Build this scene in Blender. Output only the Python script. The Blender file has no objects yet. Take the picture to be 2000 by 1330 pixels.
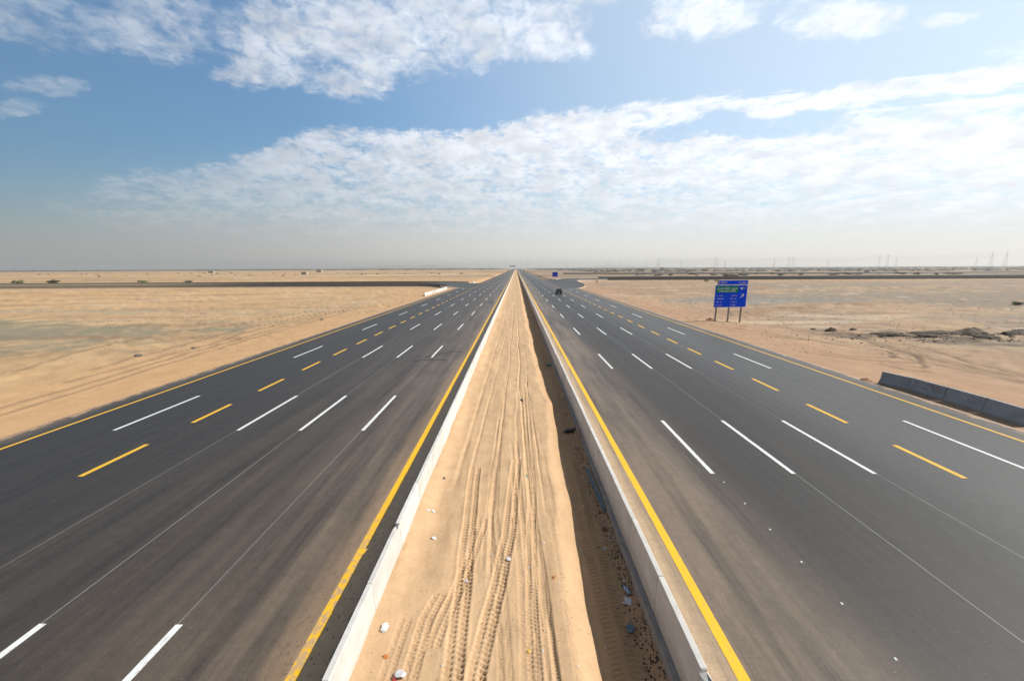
import bpy, bmesh, math, random
import numpy as np
from mathutils import Vector, Matrix
R = math.radians
random.seed(7); rng = np.random.default_rng(7)
sc = bpy.context.scene
C = sc.collection

# ------------------------------------------------------------------ camera
PITCH, ROLL, YAW, CAM_H = 0.19248, -0.00431, -0.01166, 9.2385
F = Vector((math.sin(YAW)*math.cos(PITCH), math.cos(YAW)*math.cos(PITCH), -math.sin(PITCH)))
R0 = Vector((math.cos(YAW), -math.sin(YAW), 0)); U0 = R0.cross(F)
RT = R0*math.cos(ROLL)+U0*math.sin(ROLL); UP = -R0*math.sin(ROLL)+U0*math.cos(ROLL)
cd = bpy.data.cameras.new('camera'); cam = bpy.data.objects.new('camera', cd); C.objects.link(cam)
cd.sensor_width = 36; cd.lens = 13.08; cd.clip_start = 0.1; cd.clip_end = 60000
m = Matrix((RT, UP, -F)).transposed().to_4x4(); m.translation = (0, 0, CAM_H); cam.matrix_world = m
sc.camera = cam

# ------------------------------------------------------------------ sun and sky
SUN_EL, SUN_AZ = 41.5, 88.0          # azimuth clockwise from the driving direction (+Y)
sd = bpy.data.lights.new('sun', 'SUN'); sun = bpy.data.objects.new('sun', sd); C.objects.link(sun)
sd.energy = 5.0; sd.angle = R(0.5); sd.color = (1, .95, .87)
S = Vector((math.sin(R(SUN_AZ))*math.cos(R(SUN_EL)), math.cos(R(SUN_AZ))*math.cos(R(SUN_EL)), math.sin(R(SUN_EL))))
sun.rotation_euler = S.to_track_quat('Z', 'Y').to_euler()
sc.view_settings.view_transform = 'Standard'; sc.view_settings.look = 'None'
sc.view_settings.gamma = 1; sc.view_settings.use_curve_mapping = False
sc.view_settings.exposure = 0.12
SKY_STRENGTH = 0.1

W = bpy.data.worlds.new('World'); sc.world = W; W.use_nodes = True
nt = W.node_tree; N = nt.nodes; L = nt.links; N.clear()

class NG:
    """small helper for building node graphs"""
    def __init__(s, nt): s.nt = nt; s.N = nt.nodes; s.L = nt.links
    def put(s, sock, v):
        if isinstance(v, bpy.types.NodeSocket): s.L.new(v, sock)
        elif v is not None: sock.default_value = v
    def m(s, op, a, b=None, c=None, clamp=False):
        n = s.N.new('ShaderNodeMath'); n.operation = op; n.use_clamp = clamp
        for i, v in enumerate((a, b, c)):
            if v is not None: s.put(n.inputs[i], v)
        return n.outputs[0]
    def vm(s, op, a, b=None):
        n = s.N.new('ShaderNodeVectorMath'); n.operation = op
        s.put(n.inputs[0], a)
        if b is not None: s.put(n.inputs[1], b)
        return n.outputs['Value'] if op in ('DOT_PRODUCT', 'LENGTH') else n.outputs[0]
    def noise(s, vec, scale, detail=4, rough=.55, dist=0.0, out=0, dims='3D'):
        n = s.N.new('ShaderNodeTexNoise'); n.noise_dimensions = dims
        if vec is not None: s.L.new(vec, n.inputs['Vector'])
        n.inputs['Scale'].default_value = scale; n.inputs['Detail'].default_value = detail
        n.inputs['Roughness'].default_value = rough; n.inputs['Distortion'].default_value = dist
        return n.outputs[out]
    def sep(s, v):
        n = s.N.new('ShaderNodeSeparateXYZ'); s.L.new(v, n.inputs[0]); return n.outputs
    def comb(s, x, y, z=0.0):
        n = s.N.new('ShaderNodeCombineXYZ')
        for i, v in enumerate((x, y, z)): s.put(n.inputs[i], v)
        return n.outputs[0]
    def ss(s, v, a, b, lo=0.0, hi=1.0):
        n = s.N.new('ShaderNodeMapRange'); n.interpolation_type = 'SMOOTHSTEP'; s.put(n.inputs['Value'], v)
        s.put(n.inputs['From Min'], a); s.put(n.inputs['From Max'], b)
        s.put(n.inputs['To Min'], lo); s.put(n.inputs['To Max'], hi); return n.outputs[0]
    def lin(s, v, a, b, lo=0.0, hi=1.0):
        n = s.N.new('ShaderNodeMapRange'); s.put(n.inputs['Value'], v)
        s.put(n.inputs['From Min'], a); s.put(n.inputs['From Max'], b)
        s.put(n.inputs['To Min'], lo); s.put(n.inputs['To Max'], hi); return n.outputs[0]
    def mix(s, f, a, b, mode='MIX'):
        n = s.N.new('ShaderNodeMix'); n.data_type = 'RGBA'; n.blend_type = mode
        s.put(n.inputs[0], f); s.put(n.inputs[6], a if not isinstance(a, tuple) else (*a, 1)[:4])
        s.put(n.inputs[7], b if not isinstance(b, tuple) else (*b, 1)[:4]); return n.outputs[2]

g = NG(nt)
sky = N.new('ShaderNodeTexSky'); sky.sky_type = 'NISHITA'; sky.sun_disc = False
sky.sun_elevation = R(SUN_EL); sky.sun_rotation = R(SUN_AZ); sky.altitude = 0
sky.air_density = 1.0; sky.dust_density = 2.5; sky.ozone_density = 2.0
geo = N.new('ShaderNodeTexCoord'); D = geo.outputs['Generated']
dx, dy, dz = g.sep(D)
ay = g.m('MAXIMUM', g.m('ABSOLUTE', dy), 0.02)
u = g.m('DIVIDE', dx, ay); v = g.m('DIVIDE', dz, ay)          # direction on a vertical plane ahead
inv = g.m('DIVIDE', 1.0, g.m('ADD', g.m('MAXIMUM', dz, 0.0), 0.24))
P = g.comb(g.m('MULTIPLY', dx, inv), g.m('MULTIPLY', dy, inv), 0.0)   # direction on a flat cloud layer
sunv = g.vm('DOT_PRODUCT', D, tuple(S))
# warp of the outlines
wn = g.sep(g.noise(P, 2.3, 5, .62, out=1))
uw = g.m('ADD', u, g.m('MULTIPLY', g.m('SUBTRACT', wn[0], .5), .34))
vw = g.m('ADD', v, g.m('MULTIPLY', g.m('SUBTRACT', wn[1], .5), .13))
blobs = [(-1.10,.60,.20,.075,.85),(-.86,.585,.15,.075,.9),(-.54,.56,.19,.080,1),(-.30,.56,.24,.100,1),
         (-.38,.455,.105,.050,1),(-.58,.487,.15,.038,.95),(-.08,.57,.26,.062,1),(.09,.535,.11,.045,1.05),
         (.43,.605,.15,.060,1.05),(.34,.57,.07,.034,.9),(.735,.565,.125,.044,1.1),(.98,.555,.09,.014,.7),
         (1.2,.475,.09,.035,.8),(-1.16,.43,.11,.030,.85),(-1.235,.388,.06,.015,.7),(.2,.66,.9,.05,1.0)]
acc = None
for (bu, bv, ru, rv, wt) in blobs:
    q = g.m('ADD', g.m('POWER', g.m('DIVIDE', g.m('SUBTRACT', uw, bu), ru), 2.0),
                   g.m('POWER', g.m('DIVIDE', g.m('SUBTRACT', vw, bv), rv), 2.0))
    e = g.m('MULTIPLY', g.ss(q, 0.1, 1.9, 1.0, 0.0), wt)
    acc = e if acc is None else g.m('MAXIMUM', acc, e)
# the long bank: its upper edge as a curve over u
fc = N.new('ShaderNodeFloatCurve'); cm = fc.mapping; cv = cm.curves[0]
top = [(-1.5,.17),(-1.19,.20),(-1.0,.255),(-.887,.262),(-.716,.283),(-.528,.338),(-.224,.345),(-.135,.342),(-.009,.368),
       (.226,.398),(.361,.412),(.605,.425),(.926,.462),(1.194,.495),(1.5,.53)]
pts = [((a+1.5)/3, b) for a, b in top]
cv.points[0].location = pts[0]; cv.points[1].location = pts[-1]
for q in pts[1:-1]: cv.points.new(*q)
cm.update(); g.put(fc.inputs['Value'], g.lin(g.m('ADD', u, g.m('MULTIPLY', g.m('SUBTRACT', wn[0], .5), .12)), -1.5, 1.5))
n_edge = g.noise(P, 9.0, 6, .62)
vtop = g.m('ADD', fc.outputs[0], g.m('MULTIPLY', g.m('SUBTRACT', n_edge, .5), .06))
bank = g.ss(g.m('SUBTRACT', vtop, v), -.006, .035)
bank = g.m('MULTIPLY', bank, g.ss(u, -1.45, -.6, .25, 1.0))
# a lens of blue sky inside the bank
hq = g.m('ADD', g.m('POWER', g.m('DIVIDE', g.m('SUBTRACT', uw, .56), .30), 2.0),
         g.m('POWER', g.m('DIVIDE', g.m('SUBTRACT', g.m('SUBTRACT', vw, g.m('MULTIPLY', g.m('SUBTRACT', u, .56), .06)), .345), .026), 2.0))
hole = g.ss(hq, .25, 1.5, 1.0, 0.0)
bank = g.m('MULTIPLY', bank, g.m('SUBTRACT', 1.0, g.m('MULTIPLY', hole, .8)))
# streaked part of the bank at its upper right
ps = g.comb(g.m('MULTIPLY', u, 1.6), g.m('MULTIPLY', g.m('SUBTRACT', v, g.m('MULTIPLY', u, .09)), 26.0), 3.0)
streak = g.noise(ps, 1.5, 4, .55)
inst = g.m('MULTIPLY', g.ss(u, .15, .6), g.ss(v, .33, .39))
bank = g.m('MULTIPLY', bank, g.m('SUBTRACT', 1.0, g.m('MULTIPLY', inst, g.ss(streak, .42, .62, .75, 0.0))))
bank = g.m('MULTIPLY', bank, g.m('MULTIPLY', g.ss(v, .03, .14, .0, 1.0), g.ss(v, .12, .33, .72, 1.0)))
# fine altocumulus texture
n1 = g.noise(P, 5.2, 7, .62, .35)
n2 = g.noise(P, 22.0, 5, .6, .5)
tex = g.m('ADD', g.m('MULTIPLY', n1, .55), g.m('MULTIPLY', n2, .45))
d1 = g.m('ADD', acc, g.m('MULTIPLY', g.m('SUBTRACT', tex, .5), 4.2))
d1 = g.ss(d1, .15, 1.5)
d1 = g.m('MULTIPLY', d1, g.ss(acc, .05, .35))
soft = g.ss(u, -1.1, -.55, .62, 1.0)
d1 = g.m('MULTIPLY', d1, soft)
d2 = g.m('ADD', bank, g.m('MULTIPLY', g.m('SUBTRACT', tex, .475), 4.4))
d2 = g.m('MULTIPLY', g.ss(d2, .10, 1.25), g.ss(bank, .0, .45))
d2 = g.m('MULTIPLY', d2, g.ss(u, -1.2, .0, .50, .95))
dens = g.m('MAXIMUM', g.m('MULTIPLY', d1, .84), d2)
# cloud brightness: sunlit tops and greyer bellies, brighter towards the sun
shade = g.noise(g.vm('ADD', P, (.05, .03, 0.0)), 6.5, 6, .6)
lum = g.m('MULTIPLY', g.ss(shade, .30, .68, .80, 1.06), g.ss(sunv, -.75, .75, .62, 1.08))
cl = g.mix(1.0, (9.3, 9.65, 10.3), g.comb(lum, lum, lum), 'MULTIPLY')
skyc = sky.outputs[0]
gr_ = g.ss(sunv, -.75, .25, .42, 1.12)
skyc = g.mix(1.0, skyc, (1.10, 1.50, 1.62), 'MULTIPLY')
skyc = g.mix(1.0, skyc, g.comb(gr_, gr_, gr_), 'MULTIPLY')
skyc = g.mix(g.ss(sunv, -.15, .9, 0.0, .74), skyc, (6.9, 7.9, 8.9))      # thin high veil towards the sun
# desert dust along the horizon
dl = g.ss(sunv, -.95, .35, .31, 1.02)
dcol = g.mix(1.0, g.mix(g.ss(sunv, -.8, -.1), (7.5, 7.65, 7.3), (8.5, 8.15, 7.5)), g.comb(dl, dl, dl), 'MULTIPLY')
hl = g.ss(sunv, -.95, .6, .42, 1.0)
hcol = g.mix(1.0, (7.1, 7.9, 8.5), g.comb(hl, hl, hl), 'MULTIPLY')
col = g.mix(dens, skyc, cl)
col = g.mix(g.m('MULTIPLY', g.m('POWER', g.ss(v, .02, .36, 1.0, 0.0), 1.4), .72), col, hcol)
col = g.mix(g.m('MULTIPLY', g.ss(v, .0, .17, 1.0, 0.0), .95), col, dcol)
# sky dimmed overhead and behind the view to cut fill light on the ground
fill_dim = g.m('MULTIPLY', g.ss(dz, .56, .85, 1.0, .34), g.ss(dy, -.35, .05, .5, 1.0))
col = g.mix(1.0, col, g.comb(fill_dim, fill_dim, fill_dim), 'MULTIPLY')
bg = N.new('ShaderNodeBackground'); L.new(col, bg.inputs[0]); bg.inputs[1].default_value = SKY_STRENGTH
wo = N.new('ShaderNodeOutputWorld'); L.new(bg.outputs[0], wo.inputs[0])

# ------------------------------------------------------------------ object helpers
def tag(o, label=None, cat=None, group=None, kind=None):
    if label: o['label'] = label
    if cat: o['category'] = cat
    if group: o['group'] = group
    if kind: o['kind'] = kind
    return o
def link(name, me, mat=None, parent=None, loc=None):
    o = bpy.data.objects.new(name, me); C.objects.link(o)
    if mat is not None and not me.materials: me.materials.append(mat)
    if parent is not None: o.parent = parent
    if loc is not None: o.location = loc
    return o
def empty(name, loc=(0,0,0), rz=0.0):
    o = bpy.data.objects.new(name, None); C.objects.link(o); o.location = loc; o.rotation_euler[2] = rz
    o.empty_display_size = .3; return o
def npmesh(name, verts, quads, smooth=False):
    verts = np.ascontiguousarray(verts, dtype=np.float32); quads = np.ascontiguousarray(quads, dtype=np.int32)
    me = bpy.data.meshes.new(name)
    me.vertices.add(len(verts)); me.vertices.foreach_set('co', verts.ravel())
    k = quads.shape[1]
    me.loops.add(quads.size); me.loops.foreach_set('vertex_index', quads.ravel())
    me.polygons.add(len(quads)); me.polygons.foreach_set('loop_start', np.arange(len(quads), dtype=np.int32)*k)
    me.update(calc_edges=True)
    if smooth: me.polygons.foreach_set('use_smooth', np.ones(len(quads), dtype=bool))
    return me
def gridquads(nr, nc):
    i = np.arange(nr*nc).reshape(nr, nc)
    return np.stack([i[:-1,:-1], i[:-1,1:], i[1:,1:], i[1:,:-1]], -1).reshape(-1, 4)
def setcol(me, name, rgb):
    a = me.color_attributes.new(name, 'FLOAT_COLOR', 'POINT')
    c = np.ones((len(me.vertices), 4), np.float32); c[:, :3] = rgb; a.data.foreach_set('color', c.ravel())
class MB:
    """collects simple solids into ONE mesh"""
    def __init__(s): s.v = []; s.f = []
    def box(s, c, d, rot=None, taper=1.0):
        b = len(s.v); c = Vector(c)
        for z in (-1, 1):
            k = taper if z > 0 else 1.0
            for x, y in ((-1,-1),(1,-1),(1,1),(-1,1)):
                p = Vector((x*d[0]/2*k, y*d[1]/2*k, z*d[2]/2))
                if rot is not None: p = rot @ p
                s.v.append(tuple(c+p))
        s.f += [tuple(b+i for i in q) for q in ((0,3,2,1),(4,5,6,7),(0,1,5,4),(1,2,6,5),(2,3,7,6),(3,0,4,7))]
        return s
    def tube(s, a, b, r, n=8, r2=None):
        a = Vector(a); b = Vector(b); d = (b-a).normalized(); r2 = r if r2 is None else r2
        x = d.orthogonal().normalized(); y = d.cross(x); k = len(s.v)
        for p, rr in ((a, r), (b, r2)):
            for i in range(n):
                t = 2*math.pi*i/n; s.v.append(tuple(p+x*math.cos(t)*rr+y*math.sin(t)*rr))
        s.f += [(k+i, k+(i+1) % n, k+n+(i+1) % n, k+n+i) for i in range(n)]
        s.f += [tuple(k+i for i in reversed(range(n))), tuple(k+n+i for i in range(n))]
        return s
    def prism(s, prof, y0, y1, axis='Y'):
        """profile [(a, z)] extruded; axis Y: a=x, axis X: a=y"""
        k = len(s.v); n = len(prof)
        for t in (y0, y1):
            for a, z in prof: s.v.append((a, t, z) if axis == 'Y' else (t, a, z))
        s.f += [(k+i, k+(i+1) % n, k+n+(i+1) % n, k+n+i) for i in range(n)]
        s.f += [tuple(k+i for i in reversed(range(n))), tuple(k+n+i for i in range(n))]
        return s
    def quad(s, a, b, c, d):
        k = len(s.v); s.v += [tuple(a), tuple(b), tuple(c), tuple(d)]; s.f.append((k, k+1, k+2, k+3)); return s
    def mesh(s, name, bevel=0, fix=True, smooth=False):
        me = bpy.data.meshes.new(name); me.from_pydata(s.v, [], s.f)
        bm = bmesh.new(); bm.from_mesh(me)
        if fix: bmesh.ops.recalc_face_normals(bm, faces=bm.faces)
        if bevel:
            es = [e for e in bm.edges if len(e.link_faces) == 2 and e.calc_face_angle(0) > .5]
            bmesh.ops.bevel(bm, geom=es, offset=bevel, segments=2, affect='EDGES', profile=.6)
        bm.to_mesh(me); bm.free(); me.update()
        if smooth:
            for p in me.polygons: p.use_smooth = True
        return me
    def build(s, name, mat, parent=None, bevel=0, loc=None, smooth=False):
        return link(name, s.mesh(name, bevel, smooth=smooth), mat, parent, loc)

# value noise, numpy
def vnoise(x, y, seed=0):
    xi = np.floor(x).astype(np.int64); yi = np.floor(y).astype(np.int64); fx = x-xi; fy = y-yi
    fx = fx*fx*(3-2*fx); fy = fy*fy*(3-2*fy)
    def h(a, b):
        n = (a*374761393 + b*668265263 + seed*1442695041) & 0xffffffff
        n = ((n ^ (n >> 13))*1274126177) & 0xffffffff
        return ((n ^ (n >> 16)) & 0xffff)/65535.0
    return (h(xi, yi)*(1-fx)+h(xi+1, yi)*fx)*(1-fy)+(h(xi, yi+1)*(1-fx)+h(xi+1, yi+1)*fx)*fy
def fbm(x, y, o=4, seed=0, g_=.5):
    s = 0; a = 1; t = 0
    for i in range(o):
        s = s+a*vnoise(x*2**i+17.3*i, y*2**i-9.1*i, seed+i); t += a; a *= g_
    return s/t
def sstep(x, a, b):
    t = np.clip((x-a)/(b-a), 0, 1); return t*t*(3-2*t)
def segdist(x, y, pts):
    d = np.full(x.shape, 1e9)
    for (x0, y0), (x1, y1) in zip(pts[:-1], pts[1:]):
        vx, vy = x1-x0, y1-y0; t = np.clip(((x-x0)*vx+(y-y0)*vy)/(vx*vx+vy*vy), 0, 1)
        d = np.minimum(d, np.hypot(x-x0-t*vx, y-y0-t*vy))
    return d
def smooth_path(pts, n=12):
    out = []; P_ = [pts[0]]+list(pts)+[pts[-1]]
    for i in range(1, len(P_)-2):
        p0, p1, p2, p3 = (np.array(P_[i+k], float) for k in (-1, 0, 1, 2))
        for j in range(n):
            t = j/n; out.append(tuple(.5*((2*p1)+(-p0+p2)*t+(2*p0-5*p1+4*p2-p3)*t*t+(-p0+3*p1-3*p2+p3)*t**3)))
    out.append(tuple(P_[-1])); return out

# ------------------------------------------------------------------ materials
def mat(name, col=(.5,.5,.5), rough=.8, metal=0.0, noise=0.0, nscale=3.0, bump=0.0, bscale=20.0, spec=.5):
    mt = bpy.data.materials.new(name); mt.use_nodes = True; k = NG(mt.node_tree)
    b = mt.node_tree.nodes['Principled BSDF']; b.inputs['Roughness'].default_value = rough
    b.inputs['Metallic'].default_value = metal; b.inputs['Specular IOR Level'].default_value = spec
    tc = mt.node_tree.nodes.new('ShaderNodeTexCoord').outputs['Object']
    if noise:
        n = k.noise(tc, nscale, 5, .6); f = k.lin(n, .3, .7, 1-noise, 1+noise)
        L_ = k.mix(1.0, (*col, 1), k.comb(f, f, f), 'MULTIPLY'); mt.node_tree.links.new(L_, b.inputs['Base Color'])
    else: b.inputs['Base Color'].default_value = (*col, 1)
    if bump:
        bn = mt.node_tree.nodes.new('ShaderNodeBump'); bn.inputs['Distance'].default_value = bump
        mt.node_tree.links.new(k.noise(tc, bscale, 4, .6), bn.inputs['Height']); mt.node_tree.links.new(bn.outputs[0], b.inputs['Normal'])
    return mt

def sand_material(name, fine=1.0, bs=.8):
    mt = bpy.data.materials.new(name); mt.use_nodes = True; k = NG(mt.node_tree); nn = mt.node_tree.nodes; ll = mt.node_tree.links
    b = nn['Principled BSDF']; b.inputs['Roughness'].default_value = .95; b.inputs['Specular IOR Level'].default_value = .15
    at = nn.new('ShaderNodeVertexColor'); at.layer_name = 'tint'
    tc = nn.new('ShaderNodeTexCoord').outputs['Object']
    n1 = k.noise(tc, .9*fine, 6, .65); n2 = k.noise(tc, 9*fine, 4, .7)
    f = k.m('MULTIPLY', k.lin(n1, .3, .7, .90, 1.10), k.lin(n2, .25, .75, .90, 1.10))
    c = k.mix(1.0, at.outputs[0], k.comb(f, f, f), 'MULTIPLY'); ll.new(c, b.inputs['Base Color'])
    bn = nn.new('ShaderNodeBump'); bn.inputs['Distance'].default_value = .03; bn.inputs['Strength'].default_value = bs
    h = k.m('ADD', k.noise(tc, 4*fine, 6, .7), k.m('MULTIPLY', k.noise(tc, 40*fine, 3, .6), .3))
    ll.new(h, bn.inputs['Height']); ll.new(bn.outputs[0], b.inputs['Normal'])
    return mt
M_ground = sand_material('desert_sand', .6)
M_median = sand_material('median_sand', 1.6, .35)

LANES = (8.95, 12.62, 16.28, 19.9, 23.6)
def asphalt_material(name, side):
    mt = bpy.data.materials.new(name); mt.use_nodes = True; k = NG(mt.node_tree); nn = mt.node_tree.nodes; ll = mt.node_tree.links
    b = nn['Principled BSDF']
    tc = nn.new('ShaderNodeTexCoord').outputs['Object']; x, y, z = k.sep(tc); ax = k.m('ABSOLUTE', x)
    st = k.vm('MULTIPLY', tc, (1.0, .06, 1.0)); st2 = k.vm('MULTIPLY', tc, (1.0, .012, 1.0))
    nA = k.noise(st, .9, 6, .65); nB = k.noise(st2, 2.6, 5, .6); nC = k.noise(tc, .22, 5, .6); grain = k.noise(tc, 45, 3, .7)
    nF = k.noise(k.vm('MULTIPLY', tc, (1.0, .03, 1.0)), 11.0, 4, .6); nM = k.noise(tc, 3.2, 6, .72)
    base = k.mix(k.m('ADD', k.m('MULTIPLY', k.lin(nB, .3, .7), .6), k.m('MULTIPLY', k.lin(nF, .3, .7), .4)), (.019, .0160, .0135), (.044, .0380, .0330))
    base = k.mix(k.ss(ax, 13.5, 21.5, 0, .75 if side > 0 else .05), base, (.088, .084, .080))
    # brown dust carried over the lanes nearest the median
    wob = k.m('ADD', ax, k.m('MULTIPLY', k.m('SUBTRACT', nA, .5), 3.2))
    if side > 0: dust = k.m('ADD', k.ss(wob, 7.0, 10.2, .80, .0), k.ss(wob, 9, 19, .07, .02))
    else: dust = k.m('ADD', k.ss(wob, 6.0, 12.0, .36, .0), k.ss(wob, 10, 22, .24, .02))
    streak = k.lin(nA, .32, .68, .12, 1.55)
    dust = k.m('MULTIPLY', k.m('MULTIPLY', dust, streak), k.lin(nC, .3, .7, .75, 1.2), clamp=True)
    c = k.mix(dust, base, (.185, .138, .100))
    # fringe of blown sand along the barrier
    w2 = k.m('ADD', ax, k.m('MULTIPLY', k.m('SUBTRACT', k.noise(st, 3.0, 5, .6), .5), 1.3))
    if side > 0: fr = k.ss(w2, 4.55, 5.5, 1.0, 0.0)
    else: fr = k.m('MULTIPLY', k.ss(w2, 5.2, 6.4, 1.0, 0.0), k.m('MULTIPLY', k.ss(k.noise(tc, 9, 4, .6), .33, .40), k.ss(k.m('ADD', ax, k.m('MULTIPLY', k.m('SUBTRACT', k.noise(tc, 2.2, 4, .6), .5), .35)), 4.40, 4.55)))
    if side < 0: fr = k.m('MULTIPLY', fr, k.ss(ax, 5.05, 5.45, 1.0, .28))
    c = k.mix(fr, c, (.42, .30, .19) if side > 0 else (.56, .36, .20))  # left sand coloured brighter and warmer to lift the barrier's cold shade
    # outer verge dust
    wo_ = k.m('ADD', ax, k.m('MULTIPLY', k.m('SUBTRACT', nC, .5), 2.0))
    c = k.mix(k.ss(wo_, 26.8, 29.8, 0.0, .55), c, (.25, .19, .135))
    nE = k.noise(tc, 1.1, 6, .72)
    c = k.mix(k.ss(k.m('ADD', ax, k.m('MULTIPLY', k.m('SUBTRACT', nE, .5), 2.6)), 28.35, 28.85, 0.0, .92), c, (.42, .275, .17))
    c = k.mix(k.ss(k.noise(tc, 16, 2, .5), .73, .77, 0, .55), c, (.36, .30, .22))      # grains and chips lying about
    c = k.mix(k.ss(k.noise(k.vm('MULTIPLY', tc, (1, .35, 1)), .55, 7, .75), .63, .74, 0, .45), c, (.020, .018, .017))   # darker scuffs
    # paving joints beside the lane lines
    for xl in (LANES[:3] if side < 0 else LANES[1:3]):
        j = k.ss(k.m('ABSOLUTE', k.m('SUBTRACT', ax, xl+.06)), .012, .03, .55, 0.0)
        c = k.mix(k.m('MULTIPLY', j, k.lin(nB, .3, .6, .3, 1)), c, (.34, .33, .31))
    gr = k.m('MULTIPLY', k.m('MULTIPLY', k.lin(grain, .25, .75, .66, 1.34), k.lin(k.noise(tc, 16, 3, .7), .25, .75, .85, 1.15)), k.lin(nM, .3, .7, .86, 1.14))
    c = k.mix(1.0, c, k.comb(gr, gr, gr), 'MULTIPLY'); ll.new(c, b.inputs['Base Color'])
    ll.new(k.lin(nB, .3, .7, .46, .64), b.inputs['Roughness']); b.inputs['Specular IOR Level'].default_value = .46
    bn = nn.new('ShaderNodeBump'); bn.inputs['Distance'].default_value = .006
    ll.new(grain, bn.inputs['Height']); ll.new(bn.outputs[0], b.inputs['Normal'])
    return mt
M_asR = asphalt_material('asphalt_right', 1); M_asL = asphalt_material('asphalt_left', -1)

def paint_material(name, col, wear, sand=0.0):
    mt = bpy.data.materials.new(name); mt.use_nodes = True; k = NG(mt.node_tree); nn = mt.node_tree.nodes; ll = mt.node_tree.links
    b = nn['Principled BSDF']; b.inputs['Roughness'].default_value = .6
    tc = nn.new('ShaderNodeTexCoord').outputs['Object']; x, y, z = k.sep(tc)
    n = k.noise(k.vm('MULTIPLY', tc, (3, .6, 1)), 4, 5, .65)
    fine = k.noise(tc, 14, 5, .7)
    c = k.mix(k.ss(n, .45, .75, 0, wear), (*col, 1), (.22, .18, .14)); c = k.mix(k.ss(k.m('ADD', fine, k.m('MULTIPLY', n, .35)), .72, .82, 0, .45), c, (.20, .18, .155))
    if sand:
        s = k.m('MULTIPLY', k.ss(k.noise(tc, 4.5, 4, .6), .44, .56), k.ss(y, 9, 15, 1, 0))
        c = k.mix(k.m('MULTIPLY', s, sand), c, (.42, .30, .19))
    ll.new(c, b.inputs['Base Color']); return mt
M_white = paint_material('white_paint', (.74, .75, .74), .35)
M_yel = paint_material('yellow_paint', (.86, .46, .006), .15)
M_yelS = paint_material('yellow_paint_sandy', (.86, .47, .006), .1, .8)
M_yel2 = paint_material('yellow_paint_outer', (.80, .44, .02), .25)
M_conc = mat('concrete', (.60, .575, .54), .85, noise=.10, nscale=2.0, bump=.004, bscale=30)
def stains(mt):
    k = NG(mt.node_tree); nn = mt.node_tree.nodes; ll = mt.node_tree.links; b = nn['Principled BSDF']; old = b.inputs['Base Color'].links[0].from_socket
    oi = nn.new('ShaderNodeObjectInfo'); tc = nn.new('ShaderNodeTexCoord').outputs['Object']
    off = k.vm('ADD', tc, k.comb(k.m('MULTIPLY', oi.outputs['Random'], 37.0), k.m('MULTIPLY', oi.outputs['Random'], 91.0), 0.0))
    run = k.noise(k.vm('MULTIPLY', off, (2.0, 5.0, .5)), 2.0, 4, .65); x, y, z = k.sep(tc)
    f = k.m('MULTIPLY', k.ss(run, .54, .72), .22); foot = k.m('MULTIPLY', k.ss(k.m('ADD', z, k.m('MULTIPLY', run, .4)), .15, .45, 1, 0), .35)
    c = k.mix(f, old, (.30, .27, .23)); c = k.mix(foot, c, (.42, .32, .22))
    lv = k.lin(oi.outputs['Random'], 0, 1, .90, 1.06); c = k.mix(1.0, c, k.comb(lv, lv, lv), 'MULTIPLY'); ll.new(c, b.inputs['Base Color'])
stains(M_conc)
M_conc2 = mat('grey_concrete', (.30, .31, .32), .85, noise=.16, nscale=1.3, bump=.006, bscale=22)
stains(M_conc2)
M_foot = mat('footing_concrete', (.33, .30, .27), .9, noise=.2, nscale=3)
M_dark = mat('dark_debris', (.035, .032, .03), .9, noise=.3, nscale=8)
M_gal = mat('galvanised_steel', (.24, .24, .235), .5, metal=.5, noise=.1)
M_blue = mat('sign_blue', (.0, .060, .80), .6, noise=.05, spec=0.0)
M_green = mat('sign_green', (.0, .22, .14), .6, spec=.1)
M_signw = mat('sign_white', (.62, .68, .76), .5)
M_yg = mat('emblem_green', (.16, .30, .04), .5)
M_alu = mat('sign_back', (.45, .46, .48), .5, metal=.6)

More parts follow.
